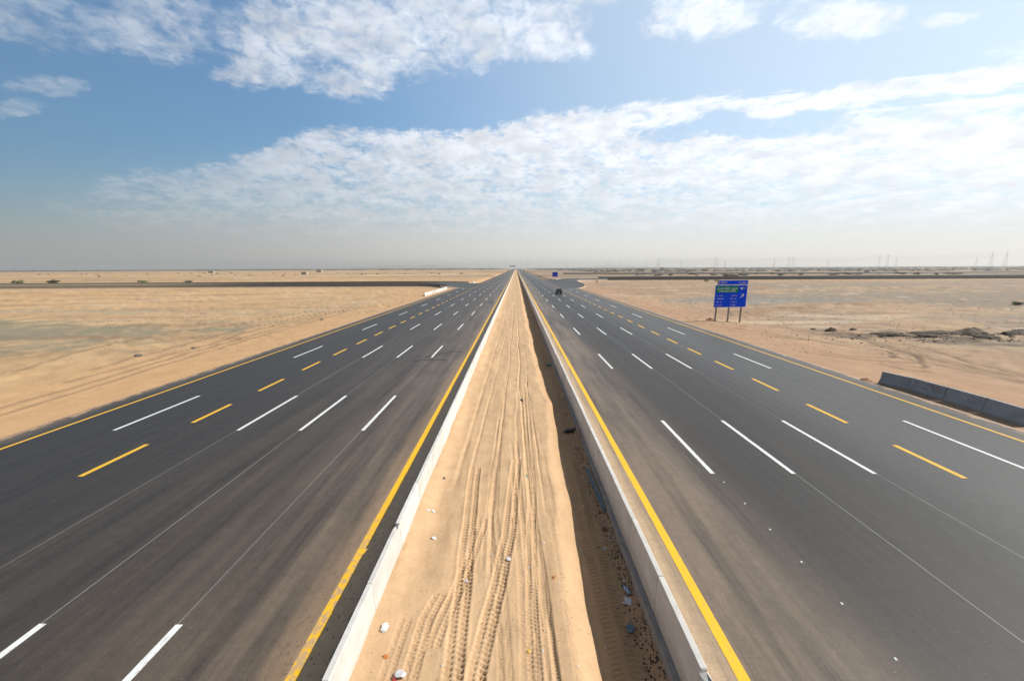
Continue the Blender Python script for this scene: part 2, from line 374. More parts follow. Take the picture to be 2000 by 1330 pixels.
# ------------------------------------------------------------------ desert ground
def ground_colour(x, y):
    left = np.array((.49, .315, .165)); right = np.array((.345, .235, .155)); r = np.hypot(x, y)
    t = sstep(x, -60, 60)[..., None]
    c = left*(1-t)+right*t
    big = fbm(x/90, y/90, 5, 3); mid = fbm(x/14, y/14, 5, 11); sm = fbm(x/2.6, y/2.6, 4, 21); lo = fbm(x/34, y/9, 5, 31)
    pale = np.array((.50, .36, .225)); grey = np.array((.27, .23, .17)); rust = np.array((.29, .175, .10)); drk = np.array((.10, .088, .075))
    def blend(c, f, k): f = np.clip(f, 0, 1)[..., None]; return c*(1-f)+np.asarray(k)*f
    c = blend(c, sstep(mid, .52, .68)*.45*(1-.5*sstep(x, 0, 50)), pale)
    c = blend(c, sstep(big, .50, .62)*.45*sstep(x, -150, 50), grey)
    c = blend(c, sstep(lo, .56, .70)*.35, rust)
    c = blend(c, sstep(1-lo, .58, .72)*.35, pale)
    c = c*(0.80+.40*sm)[..., None]
    # orange shoulder of raked sand beside the pavement
    ax = np.abs(x)
    shx = 3*(mid-.5)
    c = blend(c, sstep(ax+shx*2, 46, 33)*.8, np.where(x[..., None] < 0, (.50, .305, .16), (.41, .255, .16)))
    def patch(c, cx, cy, rx, ry, col, s, ang=0.0, soft=.5, wob=.8):
        ca, sa = math.cos(ang), math.sin(ang); X = (x-cx)*ca+(y-cy)*sa; Y = -(x-cx)*sa+(y-cy)*ca
        q = np.sqrt((X/rx)**2+(Y/ry)**2)+(mid-.5)*2*wob+(sm-.5)*.9
        return blend(c, (1-sstep(q, 1-soft, 1+soft*.4))*s, col)
    # left field: grey gravel pan
    c = patch(c, -92, 58, 36, 16, (.235, .21, .145), .95, -.15)
    c = patch(c, -120, 84, 46, 5, (.34, .28, .20), .6)
    c = patch(c, -270, 392, 26, 8, (.66, .60, .52), .8); c = patch(c, -110, 98, 9, 2.0, (.56, .46, .34), .5)
    c = patch(c, -150, 560, 160, 26, (.68, .58, .46), .6)
    c = patch(c, -330, 215, 150, 16, (.40, .34, .26), .8)
    for k_ in range(44):
        yy = 50+rng.random()**1.3*115; xx = -40-rng.random()*yy*1.1
        c = patch(c, xx, yy, 5+rng.random()*16, .8+rng.random()*1.8, (rust, grey, (.22, .17, .12), pale)[k_ % 4], .38)
    # right field
    c = patch(c, 82, 114, 40, 16, (.265, .25, .22), .95, .35)
    c = patch(c, 150, 118, 85, 40, (.25, .205, .16), .9)
    c = patch(c, 100, 68, 40, 19, (.26, .215, .165), .85)
    c = patch(c, 330, 200, 230, 28, (.26, .215, .17), .8)
    c = patch(c, 85, 52, 30, 13, (.33, .27, .20), .8)
    c = patch(c, 58, 82, 9, 2.2, rust, .9); c = patch(c, 82, 95, 16, 3.0, rust, .95)
    for cx, cy, rx, ry in ((45, 66, 6, 2), (57, 66, 7, 1.7), (68, 71, 6, 2.0), (80, 59, 7, 1.1), (50, 61, 5, 1.3), (92, 62, 9, 1.3), (60, 50.5, 4, 1.2), (66, 47.5, 3.5, 1.1), (56, 49.5, 3, .9), (98, 70, 6, 1)):
        c = patch(c, cx, cy, rx, ry, (.50, .41, .32), .62)
    for cx, cy, rx, ry in ((54, 52.5, 7, 2.4), (62, 51.5, 8, 3.0), (70, 53, 7, 2.8), (57, 49, 5, 1.8), (50.5, 54, 6, 1.4), (66, 49, 5, 1.6), (62, 46, 4, .9), (47, 51, 2.4, 1.2)):
        c = patch(c, cx, cy, rx, ry, (.13, .10, .075), .8, 0, .5, 2.2)
    for k_ in range(90):
        yy = 56+rng.random()**1.3*150; xx = 33+rng.random()*yy*1.2
        c = patch(c, xx, yy, 2+rng.random()*9, .5+rng.random()*1.4, (rust, (.16, .13, .10), pale, (.50, .40, .31))[k_ % 4], .65)
    # far bands of scrub, tracks and berms
    far = sstep(r, 320, 480)
    st = fbm(x/260, y/38, 4, 41)
    c = blend(c, far*sstep(st, .47, .62)*.65*(.5+.5*sstep(x, -100, 200)), (.17, .14, .115))
    st2 = fbm(x/120+5, y/22, 4, 51)
    c = blend(c, far*sstep(st2, .56, .66)*.8*sstep(x, -500, 200), (.09, .08, .07))
    c = blend(c, sstep(r, 1200, 2400)*.65*sstep(x, -300, 300), (.16, .145, .13))
    c = blend(c, sstep(r, 2200, 3200)*.6, (.15, .145, .12))
    return c
TRK = [smooth_path(p) for p in (
    [(48.2,54.8),(46,48),(44,41),(43.9,37.4),(43.6,34.2),(44.7,32),(47,28)], [(48.8,54.6),(46.8,48),(44.9,41),(44.8,37.4),(44.6,34.2),(45.8,32),(48.2,28.5)],
    [(49,47),(48.3,42.3),(46.5,37.4),(46.2,33)], [(35.9,52.7),(41.3,48.7),(44.3,46.9),(44.8,42.3),(41.1,37.4),(36.2,37.4),(32.9,39.8)],
    [(35.6,50.5),(40,47.2),(42.6,45.2),(42.8,42.3),(40,39.2),(36.2,39.2),(33.6,41.5)], [(40.8,40),(40.9,37),(38.8,35),(37.2,36)], [(36,36.2),(36.4,34),(37.8,33.6)],
    [(34,58),(38,50),(40.6,43.5),(42,36),(44,28)],
    [(-47,33),(-52,46),(-51.6,54),(-50,59),(-48,68),(-46,90)], [(-40.7,34),(-42.7,49.7),(-43.5,58.6),(-42,80)], [(-38.5,30),(-39,44),(-41,60),(-40,85)],
    [(-34,20),(-36,45),(-38,90)], [(-35.6,20),(-37.6,45),(-39.6,90)])]
def ground_height(x, y):
    r = np.hypot(x, y); ax = np.abs(x)
    z = -.12+(fbm(x/5, y/5, 4, 5)-.5)*.30*sstep(ax, 29, 36)+(fbm(x/1.1, y/1.1, 3, 6)-.5)*.16*sstep(ax, 32, 45)
    z = z-.35*sstep(ax, 33, 44)*sstep(x, 0, 30)*(1-sstep(r, 180, 300))
    z = z+(fbm(x/120, y/60, 4, 8)-.45)*5.0*sstep(r, 420, 1400)*sstep(ax, 60, 300)
    z = z+.22*(fbm(x/22, y/7, 3, 9)-.4)*sstep(ax, 40, 70)
    z = z+(fbm(x/1.7, y/1.2, 4, 12)-.5)*.5*sstep(r, 42, 75)*sstep(fbm(x/16, y/8, 3, 13), .42, .62)*(1-sstep(r, 300, 500))
    # soil heaps are modelled apart; low banks
    z = z+.5*np.exp(-(((y-93-(x-75)*.25)/1.8)**2+((x-82)/16)**2))
    for p in TRK:
        xs = [q[0] for q in p]; ys = [q[1] for q in p]
        msk = (x > min(xs)-2) & (x < max(xs)+2) & (y > min(ys)-2) & (y < max(ys)+2)
        if msk.any():
            d = segdist(x[msk], y[msk], p); z[msk] += -.09*np.exp(-(d/.22)**2)+.05*np.exp(-((d-.5)/.2)**2)
    under = 1-sstep(ax, 27.2, 29.0)
    z = z*(1-under)-1.4*under
    ramp = ((x < -26) & (y > 160) & (y < 240)) | ((x > 26) & (y > 164) & (y < 306))
    z = np.where(ramp, np.minimum(z, -.16), z)
    return z
fa = np.concatenate([np.arange(-64, 64.01, .125), np.arange(66, 296, 2.5)]); fa = np.append(fa, 296.0)
rr = [5.0]
while rr[-1] < 13500: rr.append(rr[-1]+max(.16, min(rr[-1]**2/5200, rr[-1]*.04)))
rr = np.array(rr)
A, RR = np.meshgrid(np.radians(fa), rr)
gx = RR*np.sin(A); gy = RR*np.cos(A)
gz = ground_height(gx, gy)
gme = npmesh('desert_ground', np.stack([gx, gy, gz], -1).reshape(-1, 3), gridquads(len(rr), len(fa))[:, ::-1], True)
gc = ground_colour(gx, gy)
# ground colour darkened along the tracks
for p in TRK:
    xs = [q[0] for q in p]; ys = [q[1] for q in p]
    msk = (gx > min(xs)-1) & (gx < max(xs)+1) & (gy > min(ys)-1) & (gy < max(ys)+1)
    d = segdist(gx[msk], gy[msk], p); f = (np.exp(-(d/.26)**2)*.68)[:, None]; gc[msk] = gc[msk]*(1-f)+np.array((.17, .12, .08))*f
setcol(gme, 'tint', gc.reshape(-1, 3))
tag(link('desert_ground', gme, M_ground), kind='structure')

# ------------------------------------------------------------------ carriageways
INNER, OUTER, MAIN = 3.95, 28.7, 22.2
def carriageway(s, mat_):
    # full width up to the slip road, then the through lanes only
    yend = 246 if s > 0 else 200
    prof = []
    ys = list(np.arange(-60, yend, 20.0))+[yend]
    vs, fs = [], []
    def add(y, xo):
        k = len(vs)
        for x, z in ((INNER, -.9), (INNER, 0), (12, 0), (20, 0), (xo, 0), (xo+.5, -.10), (xo+3.2, -1.2)): vs.append((s*x, y, z))
        return k
    rows = [add(y, OUTER+.4*math.sin(y*.07)*.3+.12*math.sin(y*.9)) for y in ys]
    y = yend
    for dy, xo in ((8, 27.6), (18, 25.6), (30, 23.6), (45, MAIN)): rows.append(add(yend+dy, xo))
    y = yend+45
    while y < 12500: y *= 1.12; rows.append(add(y, MAIN))
    for a, b in zip(rows[:-1], rows[1:]):
        for i in range(6):
            q = (a+i, a+i+1, b+i+1, b+i); fs.append(q if s > 0 else q[::-1])
    me = bpy.data.meshes.new('road'); me.from_pydata(vs, [], fs)
    return tag(link('road', me, mat_), kind='structure')
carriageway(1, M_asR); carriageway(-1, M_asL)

def strips(name, rects, z, mat_):
    mb = MB()
    for x0, x1, y0, y1 in rects:
        n = max(1, int((y1-y0)/400)); e = np.linspace(y0, y1, n+1) if y1-y0 < 2000 else np.geomspace(max(y0, 1), y1, 12)
        if y1-y0 >= 2000: e[0] = y0
        for a, b in zip(e[:-1], e[1:]): mb.quad((x0, a, z), (x1, a, z), (x1, b, z), (x0, b, z))
    me = bpy.data.meshes.new(name); me.from_pydata(mb.v, [], mb.f)
    return tag(link(name, me, mat_), kind='structure')
for s in (1, -1):
    strips('lane_edge_line', [(s*5.18-.14, s*5.18+.14, -60, 9000)], .004, M_yelS if s < 0 else M_yel)
    w0 = 15.6 if s > 0 else 2.15
    yend = 3200
    rc = []
    for k_ in range(-3, 175):
        for x in LANES[:3]: rc.append((s*x-.1, s*x+.1, w0+18*k_, w0+18*k_+6))
    for k_ in range(-3, 12 if s > 0 else 10): rc.append((s*LANES[4]-.1, s*LANES[4]+.1, w0+18*k_, w0+18*k_+6))
    strips('lane_line', rc, .004, M_white)
    strips('lane_line', [(s*LANES[3]-.13, s*LANES[3]+.13, 15.25+6*k_, 18.4+6*k_) for k_ in range(-12, 47 if s > 0 else 36)], .004, M_yel2)
    strips('lane_edge_line', [(s*27.15-.1, s*27.15+.1, -60, 176 if s < 0 else 200)], .004, M_yel2)
    strips('lane_edge_line', [(s*LANES[3]-.1, s*LANES[3]+.1, 297 if s > 0 else 231, 9000)], .004, M_yel2)
def ribbon(path, w, z0, z1=None):
    vs, fs = [], []; n = len(path)
    for i, (x, y) in enumerate(path):
        a = path[max(i-1, 0)]; b = path[min(i+1, n-1)]; t = Vector((b[0]-a[0], b[1]-a[1])).normalized()
        z = z0 if z1 is None else z0+(z1-z0)*min(1, i/(n-1)*2.2)
        vs += [(x+t.y*w/2, y-t.x*w/2, z), (x-t.y*w/2, y+t.x*w/2, z)]
        if i: k = 2*i; fs.append((k-2, k, k+1, k-1))
    return vs, fs
# tyre marks on the asphalt
M_skid = mat('rubber_mark', (.024, .023, .024), .7, noise=.3, nscale=2)
for pth in ([(-9.6,38.2),(-8.4,39.8),(-7.0,40.8),(-6.0,40.6)], [(-10.4,36.5),(-8.8,37.2),(-6.9,36.8)]):
    vs, fs = ribbon(smooth_path(pth), .3, .003); me = bpy.data.meshes.new('tyre_mark'); me.from_pydata(vs, [], fs); tag(link('tyre_mark', me, M_skid), kind='structure')

# ------------------------------------------------------------------ slip roads
def ramp(near, far, mat_, z1):
    near = smooth_path(near, 10); far = smooth_path(far, 10); n = min(len(near), len(far))
    near = [near[round(i*(len(near)-1)/(n-1))] for i in range(n)]; far = [far[round(i*(len(far)-1)/(n-1))] for i in range(n)]
    vs = []; fs = []
    for i, (a, b) in enumerate(zip(near, far)):
        z = .012+z1*sstep(np.array(i/(n-1)*1.0), .05, .45)
        da = Vector((a[0]-b[0], a[1]-b[1])).normalized()
        vs += [(a[0]+da.x*3, a[1]+da.y*3, -1.0), (a[0], a[1], z), (b[0], b[1], z), (b[0]-da.x*3, b[1]-da.y*3, -1.0)]
        if i:
            k = 4*i
            for j in range(3): fs.append((k-4+j, k+j, k+j+1, k-3+j))
    me = bpy.data.meshes.new('slip_road'); me.from_pydata(vs, [], fs)
    bm = bmesh.new(); bm.from_mesh(me); bmesh.ops.recalc_face_normals(bm, faces=bm.faces)
    if sum(f.normal.z for f in bm.faces) < 0: bmesh.ops.reverse_faces(bm, faces=bm.faces)
    for f in bm.faces: f.material_index = 0 if abs(f.normal.z) > .95 else 1
    bm.to_mesh(me); bm.free(); me.materials.append(mat_); me.materials.append(M_bank)
    tag(link('slip_road', me), kind='structure')
    return near, far, [v_[2] for v_ in vs[1::4]]
M_asP = mat('slip_asphalt', (.042, .040, .038), .58, noise=.15, nscale=.2, spec=.5)
M_bank = mat('bank_sand', (.46, .33, .22), .95, noise=.15, nscale=.3)
M_asG = mat('gravel_road', (.042, .040, .038), .6, noise=.15, nscale=.2, spec=.5)
def gravel_end(mt, x0, x1, col):
    k = NG(mt.node_tree); nn = mt.node_tree.nodes; b = nn['Principled BSDF']; tc = nn.new('ShaderNodeTexCoord').outputs['Object']
    x = k.sep(tc)[0]; old = b.inputs['Base Color'].links[0].from_socket
    mt.node_tree.links.new(k.mix(k.ss(x, x0, x1, 1.0, 0.0), old, col), b.inputs['Base Color'])
gravel_end(M_asG, -215, -130, (.36, .30, .22))
M_par = mat('shaded_concrete_left', (.13, .12, .11), .9, noise=.15, nscale=.5); gravel_end(M_par, -190, -120, (.30, .25, .18))  # shade of the unlit parapet faces put into the concrete colour
M_parR = mat('shaded_concrete_right', (.085, .082, .08), .9, noise=.15, nscale=.5)  # right parapets: shade of their unlit faces painted into the base colour
nL, fL, zL = ramp([(-20.5,176),(-27,178),(-34,181),(-46,184),(-75,184),(-140,183),(-240,176),(-420,160)],
                  [(-20.5,232),(-25,230),(-34,223),(-50,217),(-80,215),(-140,214),(-240,210),(-420,196)], M_asG, .9)
nR, fR, zR = ramp([(20.5,168),(29,174),(34,187),(36.5,205),(37.8,230),(42,250),(58,257),(92,259),(200,258),(420,262),(760,262)],
                  [(20.5,297),(24,294),(28,290),(31,288),(38,290),(50,293),(66,294),(96,294),(200,296),(420,302),(760,302)], M_asP, 1.1)
def lineribbon(path, zs, w, mat_, name='lane_edge_line'):
    vs, fs = ribbon(path, w, 0)
    vs = [(a, b, zs[i//2]+.02) for i, (a, b, _) in enumerate(vs)]
    me = bpy.data.meshes.new(name); me.from_pydata(vs, [], fs); tag(link(name, me, mat_), kind='structure')
lineribbon(smooth_path([(27.15,200),(28.5,215),(31,235),(33.5,248)]), [.03]*40, .2, M_yel2)
def wall_path(name, path, zs, h, th, mat_, label, cat='barrier'):
    """one cast parapet following a path"""
    vs, fs = [], []; n = len(path)
    for i, (x, y) in enumerate(path):
        a = path[max(i-1, 0)]; b = path[min(i+1, n-1)]; t = Vector((b[0]-a[0], b[1]-a[1])).normalized(); z = zs[i] if hasattr(zs, '__len__') else zs
        for o, zz in ((-th*.5, z-.4), (-th*.5, z+.1), (-th*.22, z+h*.4), (-th*.16, z+h), (th*.16, z+h), (th*.22, z+h*.4), (th*.5, z+.1), (th*.5, z-.4)):
            vs.append((x+t.y*o, y-t.x*o, zz))
        if i:
            k = 8*i
            for j in range(7): fs.append((k-8+j, k-7+j, k+1+j, k+j))
    fs += [tuple(range(8)), tuple(range(8*(n-1), 8*n))]
    me = bpy.data.meshes.new(name); me.from_pydata(vs, [], fs)
    bm = bmesh.new(); bm.from_mesh(me); bmesh.ops.recalc_face_normals(bm, faces=bm.faces); bm.to_mesh(me); bm.free()
    o = link(name, me, mat_); tag(o, label, cat); return o
i0 = next(i for i, p in enumerate(nL) if p[0] < -33)
wall_path('ramp_parapet', [(x, y-.3) for x, y in nL[i0:]], zL[i0:], 1.0, .5, M_par, 'long grey parapet along the near side of the left slip road')
i0 = next(i for i, p in enumerate(fL) if p[0] < -28)
wall_path('ramp_parapet', [(x, y+.3) for x, y in fL[i0:]], zL[i0:], 1.0, .5, M_par, 'long grey parapet along the far side of the left slip road')
i0 = next(i for i, p in enumerate(nR) if p[0] > 62)
wall_path('ramp_parapet', [(x, y-.3) for x, y in nR[i0:]], zR[i0:], 1.0, .5, M_parR, 'long dark parapet along the near side of the right slip road')
i0 = next(i for i, p in enumerate(fR) if p[0] > 62)
wall_path('ramp_parapet', [(x, y+.3) for x, y in fR[i0:]], zR[i0:], 1.0, .5, M_parR, 'long dark parapet along the far side of the right slip road')
# a farther embankment road crossing on the right
wall_path('berm', smooth_path([(70,560),(120,552),(276,523),(420,505),(700,500)]), -.2, 1.7, 7.0, M_asP, 'low dark embankment crossing the desert behind the right slip road', 'embankment')

# ------------------------------------------------------------------ median sand
mx = np.arange(-3.86, 3.861, .0265)
my = [4.6]
while my[-1] < 9000: my.append(my[-1]+max(.028, my[-1]**2/7600))
my = np.array(my); X, Y = np.meshgrid(mx, my)
ditch = np.interp(my, [5, 9, 14, 20, 27, 34, 45, 70, 200], [.66, .66, .55, .42, .36, .48, .55, .5, .45])[:, None]
wig = (fbm(Y/3.6, X*0+3, 4, 71)-.5)*.5
edge = np.interp(my, [5, 12, 18, 25, 32, 45, 80], [1.95, 1.9, 2.05, 2.35, 2.1, 2.0, 1.9])[:, None]+wig
Z = -.05-ditch*sstep(X, edge-.45, edge+.45)+(fbm(X/1.4, Y/4, 3, 72)-.5)*.22+(fbm(X/.4, Y/.9, 3, 73)-.5)*.026
Z += .26*sstep(X, -3.1, -3.8)*(fbm(Y/1.3, X*0, 4, 74)-.18)
Z += .14*sstep(X, 3.3, 3.8)
def treadtrack(Z, pts, w, pitch, depth, y0, y1, skew=.35):
    ys = [p[1] for p in pts]; xs = [p[0] for p in pts]
    cx = np.interp(my, ys, xs)[:, None]+(fbm(my/2.5, my*0+w*9, 2, 75)[:, None]-.5)*.12
    s_ = (X-cx)/(w/2); ins = (1-sstep(np.abs(s_), .85, 1.08))*((my > y0) & (my < y1))[:, None]
    ph = (Y+skew*np.abs(s_)*pitch+np.where(s_ > 0, .5*pitch, 0))/pitch*2*np.pi
    bars = sstep(np.sin(ph), -.2, .5)*sstep(np.abs(s_), .12, .3)
    amp = .30+1.2*fbm(Y/1.1, X/1.4, 3, int(w*100)+int(y0)+int(pitch*900)); ph = ph+2.2*(fbm(Y/.5, X/.22, 2, 91)-.5)+3*fbm(Y/3, X*0, 2, 92)
    bars = sstep(np.sin(ph), -.2, .5)*sstep(np.abs(s_), .12, .3)
    Z = Z-ins*depth*amp*(.15+1.15*bars)
    Z = Z+depth*.18*np.exp(-((np.abs(s_)-1.2)/.18)**2)*((my > y0) & (my < y1))[:, None]
    return Z
def rut(Z, pts, w, depth, y0, y1):
    ys = [p[1] for p in pts]; xs = [p[0] for p in pts]
    cx = np.interp(my, ys, xs)[:, None]+(fbm(my/5, my*0+w*31+xs[0], 3, 76)[:, None]-.5)*.35
    m_ = (sstep(my, y0, y0+1.5)*(1-sstep(my, y1*.9, y1)))[:, None]*(.35+.9*fbm(Y/6, X*0+xs[0], 2, 77))
    m_ = m_*(.70-.12*sstep(my, 14, 34)[:, None]); return Z-depth*np.exp(-((X-cx)/w)**2)*m_+depth*.3*np.exp(-((X-cx+w*1.9)/(w*.8))**2)*m_
for a in (([(-1.35,5),(-1.5,7),(-1.98,16.4)], .48, .135, .07, 5, 16.2), ([(-.9,5),(-.95,7),(-.31,11.5),(.0,17)], .46, .135, .065, 5, 17),
          ([(-.1,5),(-.35,8),(-.9,13),(-1.0,20)], .36, .09, .022, 5, 22), ([(.25,5),(.3,8),(.1,12),(-.2,20)], .42, .1, .026, 5, 19),
          ([(-2.55,5),(-2.45,8.4),(-2.0,10.2)], .4, .1, .04, 5, 9.2), ([(-2.1,7.8),(-1.75,9.5),(-1.3,12)], .38, .12, .035, 7.6, 12.5), ([(.45,5),(.4,9),(.7,15),(.75,30)], .34, .11, .03, 5, 30), ([(-1.0,10),(-1.05,16),(-.8,32)], .34, .11, .022, 10, 32),
          ([(.88,5),(.78,8.6),(.62,13),(.5,22)], .34, .085, .03, 5, 26), ([(1.6,5),(1.45,10),(1.2,18)], .4, .09, .012, 5, 20),
          ([(2.75,5),(2.8,9),(2.7,14),(2.9,22)], .75, .14, .022, 5, 26), ([(-3.1,5),(-3.0,9)], .34, .1, .022, 5, 8.4)):
    Z = treadtrack(Z, *a)
for a in (([(.95,5),(.8,9),(.55,16),(.3,30),(.2,80),(0,300)], .07, .075, 4, 300), ([(-.6,5),(-.9,13),(-.8,25),(-.6,60),(-.7,300)], .09, .05, 9, 300),
          ([(-1.9,9),(-2.1,16),(-1.8,30),(-1.2,70),(-1.5,200)], .07, .05, 15, 200), ([(1.3,5),(1.15,14),(1.0,25),(.9,60),(1.2,200)], .05, .05, 12, 200),
          ([(.1,10),(0,20),(.35,30),(.3,60),(.5,200)], .08, .05, 14, 200), ([(-2.7,12),(-2.6,25),(-2.2,60)], .1, .05, 14, 90)):
    Z = rut(Z, *a)
Z += (fbm(X/.12, Y/.2, 2, 78)-.5)*.008
Z = np.minimum(Z, .20)
mme = npmesh('median_sand', np.stack([X, Y, Z], -1).reshape(-1, 3), gridquads(len(my), len(mx)), True)
mc = np.empty(X.shape+(3,)); mc[:] = (.525, .35, .205)
tone = fbm(X/.9, Y/6, 3, 81)[..., None]; mc = mc*(.90+.20*tone)
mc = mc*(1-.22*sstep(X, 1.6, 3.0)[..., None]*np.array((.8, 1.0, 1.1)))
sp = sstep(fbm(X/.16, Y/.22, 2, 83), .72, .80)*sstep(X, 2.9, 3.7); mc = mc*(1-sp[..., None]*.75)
ruts = np.clip((-.12-(Z-(-.05-ditch*sstep(X, edge-.45, edge+.45))))/.12, 0, 1)[..., None]; mc = mc*(1-.22*ruts)
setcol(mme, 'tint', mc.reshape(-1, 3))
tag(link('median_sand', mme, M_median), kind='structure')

# ------------------------------------------------------------------ median barriers
SEG = 2.4; HB = .95
PROF = [(0.0, -.45), (0.0, .06), (.015, .36), (.022, HB-.015), (.035, HB), (.165, HB), (.18, HB-.015), (.20, .42), (.36, .16), (.36, -.45)]
def chipped(me, seed, amt=.05):
    rg = random.Random(seed)
    for v_ in me.vertices:
        if v_.co.z > HB*.8 and v_.co.y > SEG*.8: v_.co.z -= rg.random()*amt; v_.co.x += (rg.random()-.5)*amt*.6
def barrier_mesh(s, chip=0):
    mb = MB(); prof = [(s*a, z) for a, z in PROF]; k = 10; n = len(prof)
    ysx = [0, .008, .018]+list(np.linspace(.018, SEG-.018, k)[1:-1])+[SEG-.018, SEG-.008, SEG]; k = len(ysx)
    for i, t in enumerate(ysx):
        f = 1-.22*(min(i, k-1-i) < 2)                                   # a recessed joint groove at each end
        for a, z in prof: mb.v.append((s*.1+(a-s*.1)*f, t, z if z < .1 else (z-.1)*(1-.02*(f < 1))+.1))
    for i in range(k-1):
        for j in range(n): mb.f.append((i*n+j, i*n+(j+1) % n, (i+1)*n+(j+1) % n, (i+1)*n+j))
    mb.f += [tuple(range(n)), tuple((k-1)*n+j for j in range(n))]
    me = mb.mesh('concrete_barrier')
    if chip: chipped(me, chip, .13)
    return me
for s, nm, y_joint in ((1, 'right', 6.42), (-1, 'left', 8.52-2.4)):
    me0 = barrier_mesh(s); side_grp = 'concrete barriers along the %s edge of the median' % nm
    n_seg = 140; y0 = y_joint-3*SEG
    for k_ in range(n_seg):
        o = link('concrete_barrier', me0, M_conc)
        o.location = (s*3.845+random.uniform(-.012, .012), y0+k_*SEG, random.uniform(-.012, .006)); o.rotation_euler[2] = random.uniform(-.0015, .0015)
        tag(o, 'pale concrete barrier segment in the row on the %s edge of the sandy median' % nm, 'barrier', side_grp)
        if s > 0 and k_ == 2:
            o.data = barrier_mesh(s, 5); o.data.materials.append(M_conc); o['label'] = 'nearest whole segment of the right median row, its end corner broken at the joint'; del o['group']
        if s < 0 and k_ == 4:
            o.data = barrier_mesh(s, 9); o.data.materials.append(M_conc); o['label'] = 'left median barrier segment with a chipped top corner at its far joint'; del o['group']
    yy = y0+n_seg*SEG; mb = MB()
    while yy < 8500:
        ln = SEG*(4 if yy < 1500 else 40)
        mb.prism([(s*a, z) for a, z in PROF], yy+.01, yy+ln-.01); yy += ln
    o = mb.build('concrete_barrier_row', M_conc); o.location = (s*3.845, 0, 0); tag(o, kind='stuff')
    tag(o, 'far run of concrete barriers vanishing along the %s edge of the median' % nm, 'barrier')
# footing strip and drifted rubble at the foot of the right row
def strip_mesh(x0, x1, z, th, ys, seed, wob):
    rg = random.Random(seed); vs = []; fs = []
    for i, y in enumerate(ys):
        a = x0+rg.uniform(-wob, wob); vs += [(a, y, z-th), (a+.01, y, z+rg.uniform(-.01, .01)), (x1, y, z+rg.uniform(-.01, .01)), (x1, y, z-th)]
        if i:
            k = 4*i
            for j in range(3): fs.append((k-4+j, k-3+j, k+1+j, k+j))
    me = bpy.data.meshes.new('footing'); me.from_pydata(vs, [], fs); return me
tag(link('kerb_footing', strip_mesh(3.66, 3.835, -.28, .5, np.arange(0, 60, .4), 3, .015), M_foot), kind='structure')
def ico_rock(seed, sub=1, squash=.6):
    bm = bmesh.new(); bmesh.ops.create_icosphere(bm, subdivisions=sub, radius=1); rg = random.Random(seed)
    for v_ in bm.verts: v_.co *= rg.uniform(.7, 1.15); v_.co.z *= squash
    me = bpy.data.meshes.new('rock'); bm.to_mesh(me); bm.free(); return me
def scatter(name, pts, mat_, label, cat, base=6):
    """countless small stones as one object"""
    protos = []
    for k_ in range(base):
        me = ico_rock(100+k_, 1); protos.append((np.array([v_.co[:] for v_ in me.vertices]), np.array([p.vertices[:] for p in me.polygons]))); bpy.data.meshes.remove(me)
    V, Fq, off = [], [], 0
    for (x, y, z, r_) in pts:
        v0, f0 = protos[random.randrange(base)]; a = random.uniform(0, 6.28); ca, sa = math.cos(a), math.sin(a)
        q = v0*r_*np.array((random.uniform(.7, 1.4), 1, random.uniform(.6, 1.1)))
        V.append(np.stack([q[:, 0]*ca-q[:, 1]*sa+x, q[:, 0]*sa+q[:, 1]*ca+y, q[:, 2]+z], -1)); Fq.append(f0+off); off += len(v0)
    o = link(name, npmesh(name, np.concatenate(V), np.concatenate(Fq)), mat_); tag(o, label, cat, kind='stuff'); return o
def mz(x, y):
    i = np.clip(np.searchsorted(my, y), 1, len(my)-1); j = int(np.clip(round((x-mx[0])/.0265), 0, len(mx)-1)); return float(Z[i, j])
pts = []
for k_ in range(1500):
    y = 5.5+abs(random.gauss(0, 1))**1.3*13; x = random.triangular(3.1, 3.78, 3.62)-(.25 if random.random() < .1 else 0); pts.append((x, y, mz(x, y)+.005, random.uniform(.008, .032)))
scatter('gravel', pts, M_dark, 'dark gravel and rubble lying along the foot of the right barrier row', 'gravel')
pts = []
for k_ in range(900):
    y = 5.5+random.random()**1.7*30; x = random.uniform(-3.8, 2.2); pts.append((x, y, mz(x, y)+.003, random.uniform(.006, .016)))
scatter('gravel', pts, mat('brown_pebble', (.22, .15, .09), .9), 'small brown pebbles strewn over the median sand', 'gravel')

